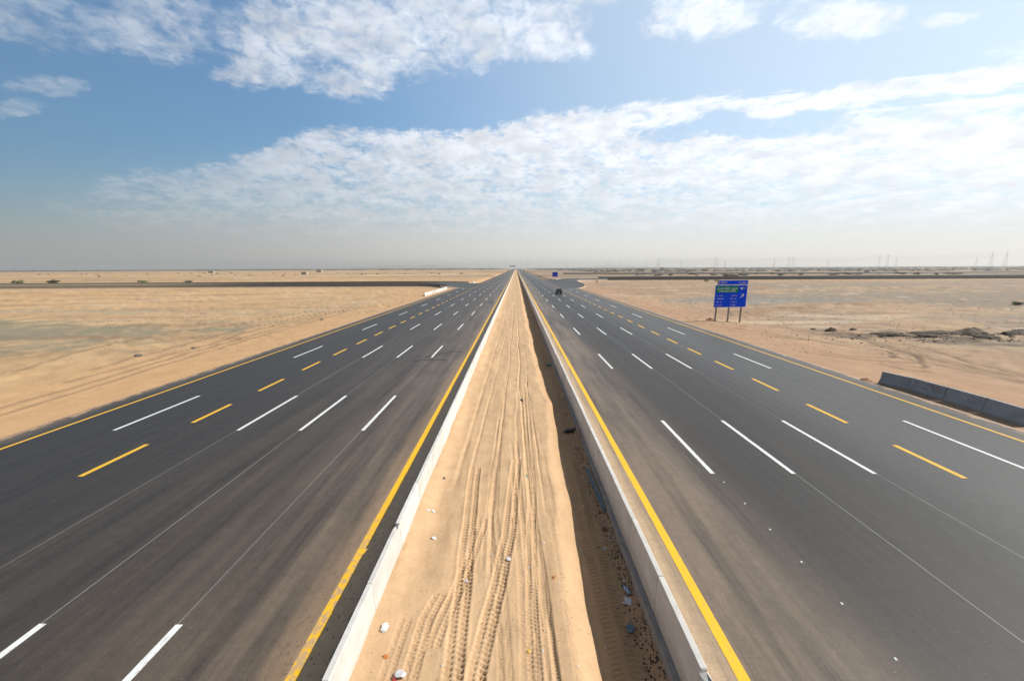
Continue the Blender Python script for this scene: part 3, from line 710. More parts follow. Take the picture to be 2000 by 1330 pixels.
# ------------------------------------------------------------------ roadside barriers on the right
ends = [(29.75, 29.5), (30.35, 27.6), (30.45, 25.4), (30.5, 23.2), (30.4, 20.9)]
labs = ['end segment of the roadside barriers, the one farthest up the road on brown verge', 'grey roadside barrier segment with faded red graffiti scrawled on it',
        'grey roadside barrier segment just before the one cut by the right edge of the picture', 'grey roadside barrier segment running out of the picture at the right']
def jersey(L_):
    pr = [(-.36, -.25), (-.36, .07), (-.19, .30), (-.10, .86), (-.085, .885), (.085, .885), (.10, .86), (.19, .30), (.36, .07), (.36, -.25)]
    mb = MB(); mb.prism(pr, .03, L_-.03); return mb.mesh('concrete_barrier', 0)
M_graf = mat('faded_red_paint', (.22, .07, .09), .8, noise=.3, nscale=9)
prev = None
for i in range(4):
    a = Vector((*ends[i], 0)); b = Vector((*ends[i+1], 0)); d = b-a; ang = math.atan2(-d.x, d.y)
    r_ = empty('roadside_barrier', (a.x, a.y, -.02), ang); tag(r_, labs[i], 'barrier', 'grey concrete barriers on the right verge')
    link('barrier_block', jersey(d.length), M_conc2, r_)
    if i == 1:
        rg = random.Random(4); mb = MB()
        def face(s_, h_):  # point on the road-facing slope (local +x side after turning)
            x = np.interp(h_, [.07, .30, .86], [.36, .19, .10])+.006; return Vector((x, s_, h_))
        for k_ in range(15):
            s0 = d.length*(.40+.028*k_); h0 = rg.uniform(.32, .7); s1 = s0+rg.uniform(-.10, .14); h1 = h0+rg.uniform(-.18, .2); w = .022
            p, q = face(s0, h0), face(s1, min(.8, h1)); t = (q-p).normalized()*w; n_ = Vector((0, -t.z, t.y))
            mb.quad(p-n_, q-n_, q+n_, p+n_)
        mb.build('graffiti', M_graf, r_)
mb_soil = mat('red_soil', (.26, .13, .07), .95, noise=.3)
# white barriers where the slip roads peel off
def white_row(path, ln, label, group, h=1.0):
    pth = smooth_path(path, 30); acc_ = 0; cur = pth[0]; k = 0
    segs = []
    for q in pth[1:]:
        if math.dist(cur, q) >= ln: segs.append((cur, q)); cur = q
    for (a, b) in segs:
        o = link('concrete_barrier', None or bpy.data.meshes['white_block'] if 'white_block' in bpy.data.meshes else _wb(ln), M_conc)
        o.location = (a[0], a[1], -.02); o.rotation_euler[2] = math.atan2(-(b[0]-a[0]), b[1]-a[1]); tag(o, label, 'barrier', group)
def _wb(ln):
    pr = [(-.32, -.2), (-.32, .12), (-.18, .36), (-.1, 1.05), (.1, 1.05), (.18, .36), (.32, .12), (.32, -.2)]
    me = MB().prism(pr, .03, ln-.02).mesh('white_block', .01); me.materials.append(M_conc); return me
white_row([(-31.3,127),(-31.4,150),(-31.7,170),(-33.5,177),(-37,181)], 3.6, 'white concrete barrier segment in the row at the mouth of the left slip road', 'white barriers at the left slip road')
white_row([(-26.3,229),(-26.5,243)], 3.6, 'white concrete barrier segment in the short row past the left slip road', 'white barriers beyond the left slip road')
white_row([(29.5,279),(33,285),(40,291),(48,296),(60,299)], 3.6, 'white concrete barrier segment in the row beyond the right slip road mouth', 'white barriers beyond the right slip road')
white_row([(38.2,238),(40,246),(43,251.5),(50,255.5),(60,257.5)], 3.6, 'white concrete barrier segment in the row on the near curve of the right slip road', 'white barriers at the right slip road')

# ------------------------------------------------------------------ road studs
M_stud = mat('stud_white', (.7, .7, .66), .4)
st_lab = ['farthest of the six white road studs following the first lane line dash', 'second farthest of the six white road studs on the right carriageway',
          'third farthest of the six white road studs on the right carriageway', 'third nearest of the six white road studs on the right carriageway',
          'second nearest of the six white road studs on the right carriageway', 'nearest of the six white road studs, close to the bottom of the picture']
for y, lb in zip((14.9, 13.4, 11.9, 10.4, 8.9, 7.4), st_lab):
    mb = MB().box((0, 0, .011), (.075, .07, .018), taper=.7); o = mb.build('road_stud', M_stud, loc=(9.08, y, -.004)); tag(o, lb, 'road stud', 'white studs in the first lane line')

# ------------------------------------------------------------------ writing
ARB = {'ط': 0xFEC1, 'ق': 0xFED5, 'ي': 0xFEF1, 'ل': 0xFEDD, 'م': 0xFEE1, 'ك': 0xFED9, 'ف': 0xFED1, 'ص': 0xFEB9, 'خ': 0xFEA5, 'ج': 0xFE9D}
ARN = {'ر': 0xFEAD, 'ا': 0xFE8D}
def arabic(word):
    out = ''
    for i, ch in enumerate(word):
        pj = i > 0 and word[i-1] in ARB; nj = ch in ARB and i < len(word)-1 and (word[i+1] in ARB or word[i+1] in ARN)
        if ch in ARB: out += chr(ARB[ch]+(3 if pj and nj else 2 if nj else 1 if pj else 0))
        elif ch in ARN: out += chr(ARN[ch]+(1 if pj else 0))
        else: out += ch
    return out[::-1]
def text(body, size, parent, loc, mat_, name='lettering', align='CENTER', width=None):
    cu = bpy.data.curves.new(name, 'FONT'); cu.body = body; cu.size = size; cu.align_x = align; cu.align_y = 'CENTER'; cu.extrude = .004; cu.offset = size*.012
    t = bpy.data.objects.new('tmp', cu); C.objects.link(t); bpy.context.view_layer.update()
    me = bpy.data.meshes.new_from_object(t.evaluated_get(bpy.context.evaluated_depsgraph_get()))
    bpy.data.objects.remove(t); me.materials.clear()
    xs = [v_.co.x for v_ in me.vertices]
    if width and xs:
        k = width/(max(xs)-min(xs)); me.transform(Matrix.Diagonal((k, 1, 1, 1)))
    o = link(name, me, mat_, parent, loc); o.rotation_euler = (R(90), 0, 0); return o
def scribble(mb, x0, x1, z, h, seed, y):
    """lettering too small to read in the photograph: short uneven strokes"""
    rg = random.Random(seed); x = x0
    while x < x1:
        w = rg.uniform(.05, .13)
        if rg.random() < .86:
            hh = h*rg.uniform(.45, 1); mb.box((x+w*.2, y, z-h/2+hh/2), (.035, .008, hh)); mb.box((x+w*.5, y, z-h/2+rg.choice((0, .5, .9))*h), (w*.8, .008, .035))
        x += w+.03

# ------------------------------------------------------------------ direction sign
sx, sy = 37.05, 65.0
sg = empty('direction_sign', (sx, sy, -.1), R(5)); tag(sg, 'big blue direction sign with a green panel on three posts beside the right verge', 'sign')
zb = .1
for px_, zz in ((-2.3, 0), (0, -.25), (2.25, -.5)):
    p = MB().box((px_, .12, (zz-.6+7.0)/2+zb), (.18, .24, 7.0-zz+.6)); p.build('post', M_gal, sg)
    MB().box((px_, .12, zz+.03+zb), (.5, .5, .16)).build('footing', M_foot, sg)
def panel(cx, cz, w, h, fr=.07, name='panel'):
    f = MB().box((cx, -.03, cz), (w, .06, h)).build(name, M_signw, sg, bevel=.01)
    MB().box((cx, -.066, cz), (w-2*fr, .012, h-2*fr)).build('panel_face', M_blue, f)
    MB().box((cx, .006, cz), (w*.98, .01, h*.96)).build('panel_back', M_alu, f)
    return f
main = panel(0, 4.28+zb, 5.85, 3.84); topb = panel(.28, 6.63+zb, 5.3, .80)
for z in (3.0, 4.2, 5.4, 6.6): MB().box((0, .03, z+zb), (5.5, .06, .09)).build('rail', M_gal, sg)
Yt = -.078
gp = MB().box((-.72, Yt, 5.46+zb), (4.0, .012, 1.12)).build('green_panel', M_green, main)
text(arabic('فيصل')+'', .60, main, (-2.02, Yt-.01, 5.64+zb), M_signw, width=1.05)
text(arabic('الملك'), .60, main, (-.80, Yt-.01, 5.64+zb), M_signw, width=.95)
text(arabic('طريق'), .60, main, (.52, Yt-.01, 5.64+zb), M_signw, width=1.0)
text('KING FAISAL ROAD', .34, main, (-.70, Yt-.01, 5.13+zb), M_signw, width=2.9)
text('EXIT 5', .42, topb, (-1.5, Yt-.01, 6.62+zb), M_signw, width=1.1)
text(arabic('مخرج'), .46, topb, (2.1, Yt-.01, 6.64+zb), M_signw, width=.9)
text('\u0665', .46, topb, (1.3, Yt-.01, 6.64+zb), M_signw)
for i, z in enumerate((4.42, 3.88, 3.34, 2.78)):
    mb = MB(); scribble(mb, -2.55, -2.55+(1.4, 1.4, 1.05, 1.05)[i], z+zb, .24, 30+i, Yt); mb.build('lettering', M_signw, main)
    mb = MB(); scribble(mb, 1.15-(.95, 1.2, 1.0, 1.2)[i], 1.15, z+zb, .3, 50+i, Yt); mb.build('lettering', M_signw, main)
ar = MB(); rot = Matrix.Rotation(R(-45), 3, 'Y')
ar.box((2.0, Yt, 4.28+zb), (.62, .012, .15), rot); ar.box((2.16, Yt, 4.60+zb), (.42, .012, .13)); ar.box((2.31, Yt, 4.45+zb), (.13, .012, .42)); ar.build('arrow', M_signw, main)
em = MB()
for k_, (ex, ez, ew, eh) in enumerate(((1.72, 5.66, .34, .16), (1.86, 5.50, .24, .22), (2.0, 5.70, .1, .3))): em.box((ex, Yt, ez+zb), (ew, .012, eh), Matrix.Rotation(R(25*k_), 3, 'Y'))
em.build('emblem', M_signw, main)
em = MB()
for k_ in range(6): em.box((2.32+.13*math.cos(k_), Yt-.003, 5.62+zb+.09*math.sin(k_*1.3)), (.3, .012, .06), Matrix.Rotation(R(30*k_-80), 3, 'Y'))
em.build('emblem', M_yg, main)
# a second, farther sign
s2 = empty('direction_sign', (29.75, 289, -.1)); tag(s2, 'small distant plain blue sign standing by the right slip road mouth', 'sign')
for px_ in (-1.2, 1.2): MB().box((px_, .1, 2.9), (.2, .2, 6.0)).build('post', M_gal, s2)
f = MB().box((0, 0, 4.3), (4.2, .1, 3.6)).build('panel', M_signw, s2); MB().box((0, -.06, 4.3), (3.9, .02, 3.3)).build('panel_face', M_blue, f)

# ------------------------------------------------------------------ vehicles
M_car = mat('dark_blue_paint', (.035, .05, .075), .25, metal=.4); M_black = mat('black_plastic', (.012, .012, .014), .5); M_glass = mat('dark_glass', (.03, .055, .065), .08)
M_tyre = mat('tyre_rubber', (.02, .02, .02), .85); M_rim = mat('rim', (.4, .4, .42), .35, metal=.8); M_red = mat('tail_lamp', (.35, .02, .02), .3); M_plate = mat('plate_white', (.7, .7, .7), .5)
def wheel(parent, x, y, r_=.36, w=.24):
    s_ = 1 if x > 0 else -1; wh = empty('wheel', (x, y, r_)); wh.parent = parent
    MB().tube((-w/2, 0, 0), (w/2, 0, 0), r_, 20).build('tyre', M_tyre, wh, bevel=.02); MB().tube((s_*w*.5, 0, 0), (s_*(w*.5+.015), 0, 0), r_*.62, 14).build('rim', M_rim, wh)
def suv(loc, label, rz=0.0):
    r_ = empty('car', loc, rz); tag(r_, label, 'car')
    body = [(-2.45,.42),(-2.5,.75),(-2.47,1.08),(1.0,1.12),(2.25,.98),(2.45,.82),(2.45,.42)]
    MB().prism(body, -.96, .96, 'X').build('body', M_car, r_, bevel=.05)
    cab = [(-2.42,1.09),(-2.25,1.78),(-1.95,1.86),(.15,1.86),(1.05,1.12)]
    mb = MB(); k = len(cab); 
    for sx_, kk in ((-.92, 1), (.92, 1)):
        for a, z in cab: mb.v.append((sx_*(1-.14*max(0, z-1.1)/.76), a, z))
    mb.f += [(i, (i+1) % k, k+(i+1) % k, k+i) for i in range(k)]+[tuple(range(k)), tuple(range(k, 2*k))]
    mb.build('cabin', M_car, r_, bevel=.03)
    MB().box((0, -1.0, 1.885), (1.45, 2.3, .05)).build('roof_panel', M_black, r_, bevel=.015)
    MB().quad((-.72,-2.405,1.20),(.72,-2.405,1.20),(.64,-2.272,1.73),(-.64,-2.272,1.73)).build('rear_window', M_glass, r_)
    MB().quad((-.74,1.0,1.18),(.74,1.0,1.18),(.64,.26,1.80),(-.64,.26,1.80)).build('windscreen', M_glass, r_)
    for s_ in (-1, 1):
        mb = MB()
        for y0, y1, y0t, y1t in ((-2.1,-1.2,-2.05,-1.2),(-1.12,-.25,-1.12,-.25),(-.17,.75,-.17,.2)): mb.quad((s_*.918,y0,1.2),(s_*.918,y1,1.2),(s_*.842,y1t,1.74),(s_*.842,y0t,1.74))
        mb.build('side_window', M_glass, r_)
        MB().box((s_*.84, -2.50, .92), (.18, .05, .3)).build('tail_light', M_red, r_)
        MB().box((s_*.72, 2.46, .78), (.34, .05, .16)).build('headlight', M_plate, r_)
        MB().box((s_*1.05, .75, 1.22), (.2, .1, .15)).build('wing_mirror', M_black, r_, bevel=.02)
        for y in (-1.5, 1.5): wheel(r_, s_*.86, y)
    MB().box((0, -2.52, .55), (1.86, .14, .26)).build('bumper', M_black, r_, bevel=.03)
    MB().box((0, -2.53, .86), (.42, .03, .13)).build('number_plate', M_plate, r_)
    return r_
suv((15.3, 134.8, .0), 'dark car driving away alone on the right carriageway', R(-1))
def truck(loc, label, rz, col, L_=9.0, H=3.6):
    r_ = empty('truck', loc, rz); tag(r_, label, 'truck')
    mc_ = mat('cargo_paint', col, .6); MB().box((0, -L_*.1, .9+H*.4), (2.5, L_*.75, H*.8)).build('cargo_box', mc_, r_, bevel=.03)
    MB().box((0, L_*.4, 1.7), (2.4, L_*.2, 2.2)).build('cab', M_plate, r_, bevel=.12); MB().box((0, 0, .8), (1.2, L_*.95, .25)).build('chassis', M_black, r_)
    MB().box((0, L_*.503, 2.1), (2.0, .04, .8)).build('windscreen', M_glass, r_)
    for s_ in (-1, 1):
        for y in (-L_*.38, -L_*.24, L_*.36): wheel(r_, s_*1.08, y, .5, .3)
truck((18.3, 860, .0), 'far dark truck on the outer lane of the right carriageway', 0, (.03, .03, .035), 9, 3.6)
truck((15.0, 1350, 0), 'very distant bluish truck on the right carriageway near the horizon', 0, (.06, .08, .14), 10, 5.0)
truck((-19.0, 900, 0), 'far dark truck coming along the outer lane of the left carriageway', R(180), (.05, .03, .03), 8, 3.4)
# overhead gantry near the vanishing point
gt = empty('overhead_gantry', (0, 1500, 0)); tag(gt, 'distant dark overhead gantry spanning the left carriageway at the horizon', 'gantry')
MB().box((-14.2, 0, 16), (22, 1.5, 3.6)).build('beam', mat('gantry_steel', (.06, .06, .065), .6), gt)
for x in (-24.6, -3.3):
    if x == -3.3: MB().box((x+.0, 0, 7), (.7, .9, 15)).build('post', M_gal, gt)
    else: MB().box((x, 0, 7), (.8, .9, 15)).build('post', M_gal, gt)

# ------------------------------------------------------------------ soil heaps, rocks, shrubs
M_soil = mat('dark_soil', (.098, .076, .057), .95, noise=.45, nscale=1.2, bump=.06, bscale=4)
def heap(name, x, y, rx, ry, h, seed, mat_, label, cat, rot=0.0, n=44):
    rg = np.random.default_rng(seed); t = np.linspace(-1.15, 1.15, n); a, b = np.meshgrid(t, t)
    q = np.sqrt(a*a+b*b)+(fbm(a*2+seed, b*2, 3, seed)-.5)*.7
    z = h*(1-sstep(q, 0, 1))*(.55+.9*fbm(a*4+seed*3, b*4, 4, seed+5))-.12-.3*sstep(q, .85, 1.1)
    me = npmesh(name, np.stack([a*rx, b*ry, z], -1).reshape(-1, 3), gridquads(n, n), False)
    o = link(name, me, mat_, loc=(x, y, 0)); o.rotation_euler[2] = rot; tag(o, label, cat); return o
heap('soil_heap', 66.2, 54.2, 2.4, 1.2, .62, 1, M_soil, 'tallest dark soil heap on the right plain, in line with the long black ridge', 'soil heap')
heap('soil_heap', 72.6, 53.5, 2.2, 1.0, .42, 2, M_soil, 'dark soil heap cut by the right edge of the picture', 'soil heap')
heap('soil_heap', 61.0, 53.8, 3.4, .8, .2, 3, M_soil, 'low long dark soil heap just left of the tallest heap', 'soil heap')
heap('soil_heap', 53.4, 53.2, 2.6, .6, .16, 4, M_soil, 'flat dark soil heap at the left end of the black ridge', 'soil heap')
heap('soil_heap', 57.2, 51.5, 1.6, .5, .18, 5, M_soil, 'small dark soil heap in front of the low long heap', 'soil heap')
heap('soil_heap', 64.0, 50.5, 1.6, .5, .2, 6, M_soil, 'broken dark soil heap in front of the tallest heap', 'soil heap')
heap('soil_heap', 47.8, 56.3, .8, .4, .38, 7, M_soil, 'little clod of dark soil beside the vehicle track left of the ridge', 'soil heap')
heap('soil_heap', 34.6, 66.3, 1.1, .7, .45, 8, mb_soil, 'small reddish soil heap at the foot of the left sign post', 'soil heap')
heap('soil_heap', 29.0, 30.1, .7, .35, .22, 9, mb_soil, 'tiny reddish soil pile at the end of the roadside barriers', 'soil heap')
heap('soil_heap', 28.3, 303, 1.6, 1.2, .9, 10, M_soil, 'small dark heap on the verge before the small distant blue sign', 'soil heap')
M_rock = mat('grey_rock', (.13, .11, .09), .95, noise=.3); M_stone = mat('pale_stone', (.45, .36, .27), .95, noise=.3)
def gh(x, y): return float(ground_height(np.array([[float(x)]]), np.array([[float(y)]]))[0, 0])
for x, y, r_, lb in ((-41.6, 39.4, .42, 'dark stone on the left sand, the nearest to the road'), (-39.2, 43.7, .3, 'smaller dark stone farther along the left sand'),
                     (-36.0, 68, .35, 'lone dark stone beside the left verge beyond the two nearer ones'), (52.5, 57.8, .45, 'dark boulder left of the black soil ridge'), (47.0, 58.6, .35, 'dark stone between the sign and the soil ridge')):
    o = link('rock', ico_rock(int(abs(x)*10), 2), M_rock, loc=(x, y, gh(x, y)+r_*.2)); o.scale = (r_, r_*.8, r_*.8); tag(o, lb, 'rock')
pts = []
for k_ in range(5200):
    s_ = random.choice((-1, 1, 1)); r_ = 30+random.random()**1.6*160; x = s_*(31.5+random.random()**1.3*r_*1.2); y = 40+random.random()**1.1*r_; 
    if (150 < y < 305) and abs(x) < 500: continue
    pts.append((x, y, gh(x, y)+.01, random.choice((.03, .04, .06, .10))*random.uniform(.7, 1.3)*min(1.3, y/60)))
scatter('stones', pts[:2600], M_rock, 'dark stones strewn over the desert plain', 'stones')
scatter('stones', pts[2600:], M_stone, 'pale stones strewn over the desert plain', 'stones')
pts = []
for k_ in range(340):
    x = random.gauss(60, 8); y = 51.5+(x-60)*.05+random.gauss(0, 1.7); pts.append((x, y, gh(x, y)+.02, random.uniform(.05, .18)))
scatter('rubble', pts, M_soil, 'broken clods of dark soil strewn along the black ridge on the right plain', 'rubble')
M_leaf = mat('dry_leaves', (.12, .135, .05), .8, noise=.3, nscale=2); M_leafd = mat('dusty_leaves', (.10, .09, .062), .9, noise=.3, nscale=2); M_twig = mat('twig', (.12, .09, .06), .9)
def shrub_mesh(seed, n=150):
    rg = random.Random(seed); mb = MB(); lob = [(rg.uniform(-.5, .5), rg.uniform(-.5, .5), rg.uniform(.25, .6), rg.uniform(.28, .5)) for _ in range(6)]
    for k_ in range(n):
        cx, cy, cz, cr = rg.choice(lob); d = Vector((rg.gauss(0, 1), rg.gauss(0, 1), rg.gauss(0, .8))).normalized()*cr*rg.uniform(.5, 1.05)
        p = Vector((cx, cy, cz))+d; p.z = max(.03, p.z); a = Vector((rg.gauss(0, 1), rg.gauss(0, 1), rg.gauss(0, 1))).normalized()*.12; b = a.orthogonal().normalized()*.08
        mb.quad(p-a-b, p+a-b, p+a+b, p-a+b)
    me = bpy.data.meshes.new('foliage'); me.from_pydata(mb.v, [], mb.f); return me
shr = [shrub_mesh(s_) for s_ in range(4)]
tw = MB()
for k_ in range(7): a = k_*.9; tw.tube((0, 0, -.2), (.4*math.cos(a), .4*math.sin(a), .5), .035, 5, .012)
twm = tw.mesh('stem')
def shrub(x, y, w, h, m_, label, group=None, z=None):
    r_ = empty('shrub', (x, y, gh(x, y) if z is None else z), random.uniform(0, 6)); r_.scale = (w*.8, w*.8, h*.8); tag(r_, label, 'shrub', group)
    o = bpy.data.objects.new('foliage', shr[random.randrange(4)]); C.objects.link(o); o.parent = r_
    if not o.data.materials: o.data.materials.append(m_)
    o.material_slots[0].link = 'OBJECT'; o.material_slots[0].material = m_
    s_ = bpy.data.objects.new('stem', twm); C.objects.link(s_); s_.parent = r_
    if not twm.materials: twm.materials.append(M_twig)
shrub(127, 95.5, 1.7, 1.1, M_leaf, 'bright green low bush on the brown plain at the far right')
shrub(-352, 262, 6, 3, M_leaf, 'green bush at the far left edge beside the gravel track'); shrub(-333, 268, 8, 3.4, M_leaf, 'wider green bush second from the left edge beside the gravel track')
shrub(-262, 262, 5, 2.6, M_leaf, 'green bush third from the left beyond the slip road'); shrub(-236, 268, 4, 2, M_leafd, 'dull bush fourth from the left beyond the slip road')
shrub(126, 252, 2.6, 1.5, M_leaf, 'left one of two low green bushes below the dark parapet on the right'); shrub(134, 253, 3.4, 1.2, M_leaf, 'right one of two low green bushes below the dark parapet on the right')
shrub(53, 247, 1.2, 1.6, M_leafd, 'thin dark bush right of the small distant blue sign')
for k_ in range(46):
    x = random.uniform(150, 520); y = 415+x*.12+random.gauss(0, 34)
    shrub(x, y, random.uniform(3, 8), random.uniform(1.6, 3.2), M_leafd, 'dusty dark bush in the belt of bushes behind the right slip road', 'dusty bushes behind the right slip road')
for k_ in range(40):
    x = -random.uniform(90, 900); y = 700+random.gauss(0, 120)
    shrub(x, y, random.uniform(2, 5), random.uniform(1.2, 2.2), M_leafd, 'dusty dark bush dotting the far left plain', 'bushes on the far left plain')
# far-off scrub and settlement greenery that reads as one dark mass
def far_wood(name, n, xr, yr, size, mat_, label, seed):
    rg = np.random.default_rng(seed); x = rg.uniform(*xr, n); y = rg.uniform(*yr, n)+0*x
    keep = fbm(x/260, y/160, 3, seed) > .42; x = x[keep]; y = y[keep]; n = len(x); keep = np.abs(x) > 60; x = x[keep]; y = y[keep]; n = len(x)
    w = rg.uniform(.6, 1.6, n)*size; h = rg.uniform(.4, 1.0, n)*size*.42; gz_ = ground_height(x[None], y[None])[0]
    k = 7; V = np.zeros((n, 2*k+1, 3)); ang = np.linspace(0, 2*np.pi, k, endpoint=False)
    for i in range(k):
        j = rg.uniform(.7, 1.2, n); V[:, i, 0] = x+np.cos(ang[i])*w*j; V[:, i, 1] = y+np.sin(ang[i])*w*.6*j; V[:, i, 2] = gz_-.6
        V[:, k+i, 0] = x+np.cos(ang[i])*w*j*.7; V[:, k+i, 1] = y+np.sin(ang[i])*w*.42*j; V[:, k+i, 2] = gz_+h*rg.uniform(.5, 1.1, n)
    V[:, 2*k, 0] = x; V[:, 2*k, 1] = y; V[:, 2*k, 2] = gz_+h*1.1
    f = [(i, (i+1) % k, k+(i+1) % k, k+i) for i in range(k)]+[(k+i, k+(i+1) % k, 2*k, 2*k) for i in range(k)]
    f3 = []
    for q in f:
        if q[2] == q[3]: f3.append(q[:3])
        else: f3 += [(q[0], q[1], q[2]), (q[0], q[2], q[3])]
    f3 = np.array(f3); FF = (f3[None]+(np.arange(n)*(2*k+1))[:, None, None]).reshape(-1, 3)
    o = link(name, npmesh(name, V.reshape(-1, 3), FF), mat_); tag(o, label, 'trees', kind='stuff')
M_wood = mat('far_foliage', (.045, .052, .035), .9, noise=.4, nscale=.05); M_wood2 = mat('far_scrub', (.11, .098, .085), .9, noise=.4, nscale=.05)
far_wood('far_trees', 4200, (-6500, -120), (2100, 3600), 14, M_wood, 'dark line of far-off trees along the left horizon', 5)
far_wood('far_trees', 6000, (120, 6500), (1500, 3600), 14, M_wood2, 'greyish line of far-off scrub along the right horizon', 6)
far_wood('far_scrub', 1200, (150, 1900), (700, 1500), 8, M_wood2, 'scattered far scrub on the right plain before the horizon', 8)
# distant hills
def hills(x0, x1, y, hmax, seed, prof):
    n = 240; xs = np.linspace(x0, x1, n); t = np.linspace(0, 1, n); rows = []
    env = np.interp(t, [p[0] for p in prof], [p[1] for p in prof]); H_ = hmax*env*(.45+.9*fbm(xs/420, xs*0, 5, seed))
    for k_, (dy, f) in enumerate(((-900, 0), (-600, .35), (-300, .72), (0, 1), (350, .7), (700, .3), (1000, 0))):
        rows.append(np.stack([xs, y+dy+0*xs, H_*f*(.75+.5*fbm(xs/260, xs*0+k_*3.1, 4, seed+k_))-8], -1))
    V = np.stack(rows).reshape(-1, 3)
    tag(link('hills', npmesh('hills', V, gridquads(7, n), True), mat('hill_rock', (.20, .165, .135), .95, noise=.2, nscale=.004)), kind='structure')
hills(-9200, -900, 10800, 105, 3, [(0, .1), (.12, .35), (.25, .55), (.4, .4), (.55, .8), (.72, 1.0), (.9, .8), (1, .05)])
hills(1500, 5200, 11200, 85, 9, [(0, 0), (.25, .7), (.5, .9), (.7, .6), (1, 0)])

# ------------------------------------------------------------------ desert buildings
M_bw = mat('plaster', (.40, .35, .28), .9, noise=.1); M_bt = mat('tan_plaster', (.42, .34, .26), .9, noise=.1); M_hole = mat('opening', (.04, .04, .045), .4)
def house(x, y, w, d, h, m_, label, rz=0.0):
    r_ = empty('house', (x, y, gh(x, y)-.1), rz); tag(r_, label, 'house')
    MB().box((0, 0, h/2-.3), (w, d, h+.6)).build('wall', m_, r_); MB().box((0, 0, h+.12), (w+.3, d+.3, .24)).build('roof', m_, r_)
    MB().box((-w*.2, -d/2-.04, 1.1), (1.2, .08, 2.2)).build('door', M_hole, r_)
    for k_ in range(2): MB().box((w*(.08+.24*k_), -d/2-.04, 1.9), (1.3, .08, 1.1)).build('window', M_hole, r_)
house(272, 830, 9, 8, 6.5, M_bw, 'pale cube house at the left end of the small settlement on the right plain')
house(322, 840, 5, 6, 8.5, M_bw, 'narrow pale house in the small settlement on the right plain'); house(380, 845, 16, 9, 4, M_bt, 'low tan house in the middle of the small settlement')
house(350, 800, 12, 8, 3.5, M_bt, 'low tan shed in front of the small settlement'); house(412, 835, 10, 8, 5, M_bw, 'pale house at the right end of the small settlement')
house(-360, 640, 9, 6, 4.5, M_bw, 'white hut at the left on the far plain'); house(-470, 900, 12, 7, 5.5, M_bw, 'white hut second from the left on the far plain'); house(-730, 900, 12, 7, 5, M_bw, 'white hut farthest to the left on the far plain')

# ------------------------------------------------------------------ power line
M_pyl = mat('pylon_steel', (.50, .50, .51), .7)
def pylon_mesh(H, wb, arms=3):
    mb = MB(); r_ = H*.0024
    lv = [0, .2, .38, .54, .68, .8, .9, 1.0]; wd = [wb*(1-.93*t) if t < .7 else wb*.08 for t in lv]
    cs = [[Vector((sx_*w/2, sy_*w/2, H*t)) for sx_, sy_ in ((-1,-1),(1,-1),(1,1),(-1,1))] for t, w in zip(lv, wd)]
    for a, b in zip(cs[:-1], cs[1:]):
        for i in range(4):
            mb.tube(a[i], b[i], r_*1.2, 4); mb.tube(a[i], b[(i+1) % 4], r_*.6, 4); mb.tube(b[i], b[(i+1) % 4], r_*.6, 4)
    body = mb.mesh('lattice_mast'); am = MB()
    for k_ in range(arms):
        z = H*(.70+.11*k_); L_ = H*(.17-.02*k_)
        for s_ in (-1, 1):
            am.tube((0, 0, z+H*.02), (s_*L_, 0, z), r_, 4); am.tube((0, 0, z-H*.012), (s_*L_, 0, z), r_*.7, 4)
    return body, am.mesh('cross_arm')
pm = {60: pylon_mesh(60, 10), 42: pylon_mesh(42, 6.5)}
for a, b in pm.values(): a.materials.append(M_pyl); b.materials.append(M_pyl)
def pylon(u_, v_, H, label, group):
    y = (H-CAM_H)/v_; x = u_*y; r_ = empty('power_pylon', (x, y, -.5), R(20)); tag(r_, label, 'pylon', group)
    for nm, me in zip(('lattice_mast', 'cross_arm'), pm[H]): o = bpy.data.objects.new(nm, me); C.objects.link(o); o.parent = r_
    return Vector((x, y, H))
tall = [(1.269,.037),(1.232,.037),(.966,.030),(.945,.029),(.723,.027),(.713,.027),(.526,.026),(.520,.026),(.376,.025),(.371,.025),(.246,.019),(.239,.019),(.133,.02),(.031,.023),(-.058,.023)]
words = ['first','second','third','fourth','fifth','sixth','seventh','eighth','ninth','tenth','eleventh','twelfth','thirteenth','fourteenth','fifteenth']
tp = [pylon(a, b, 60, '%s tall lattice power pylon on the horizon counted from the right' % w, 'tall pylons on the horizon') for (a, b), w in zip(tall, words)]
small = [(1.195,.023),(.989,.022),(.814,.021),(.674,.021),(.547,.02),(.433,.018),(.342,.017),(.272,.016),(-.026,.018),(-.07,.015)]
sp_ = [pylon(a, b, 42, '%s smaller fainter pylon on the horizon counted from the right' % w, 'smaller pylons on the horizon') for (a, b), w in zip(small, words)]
M_wire = mat('wire', (.12, .12, .12), .6)
def wires(a, b, label):
    mb = MB()
    for s_ in (-1, 1):
        for k_ in range(3):
            z = 60*(.70+.11*k_)-1.5; off = s_*60*(.17-.02*k_)
            p0 = Vector((a.x+off*.94, a.y+off*.34, z)); p1 = Vector((b.x+off*.94, b.y+off*.34, z)); prev_ = p0
            for i in range(1, 13):
                t = i/12; q = p0.lerp(p1, t); q.z -= 9*4*t*(1-t)*min(1, (p1-p0).length/500); mb.tube(prev_, q, .05, 3); prev_ = q
    o = mb.build('power_line', M_wire); tag(o, label, 'power line', 'power lines between the pylons')
for st_ in (0, 1):
    ch = tp[st_:10:2]
    for i, (a, b) in enumerate(zip(ch[:-1], ch[1:])): wires(a, b, 'sagging wires of the %s row, %s span from the right' % (('front', 'rear')[st_], words[i]))

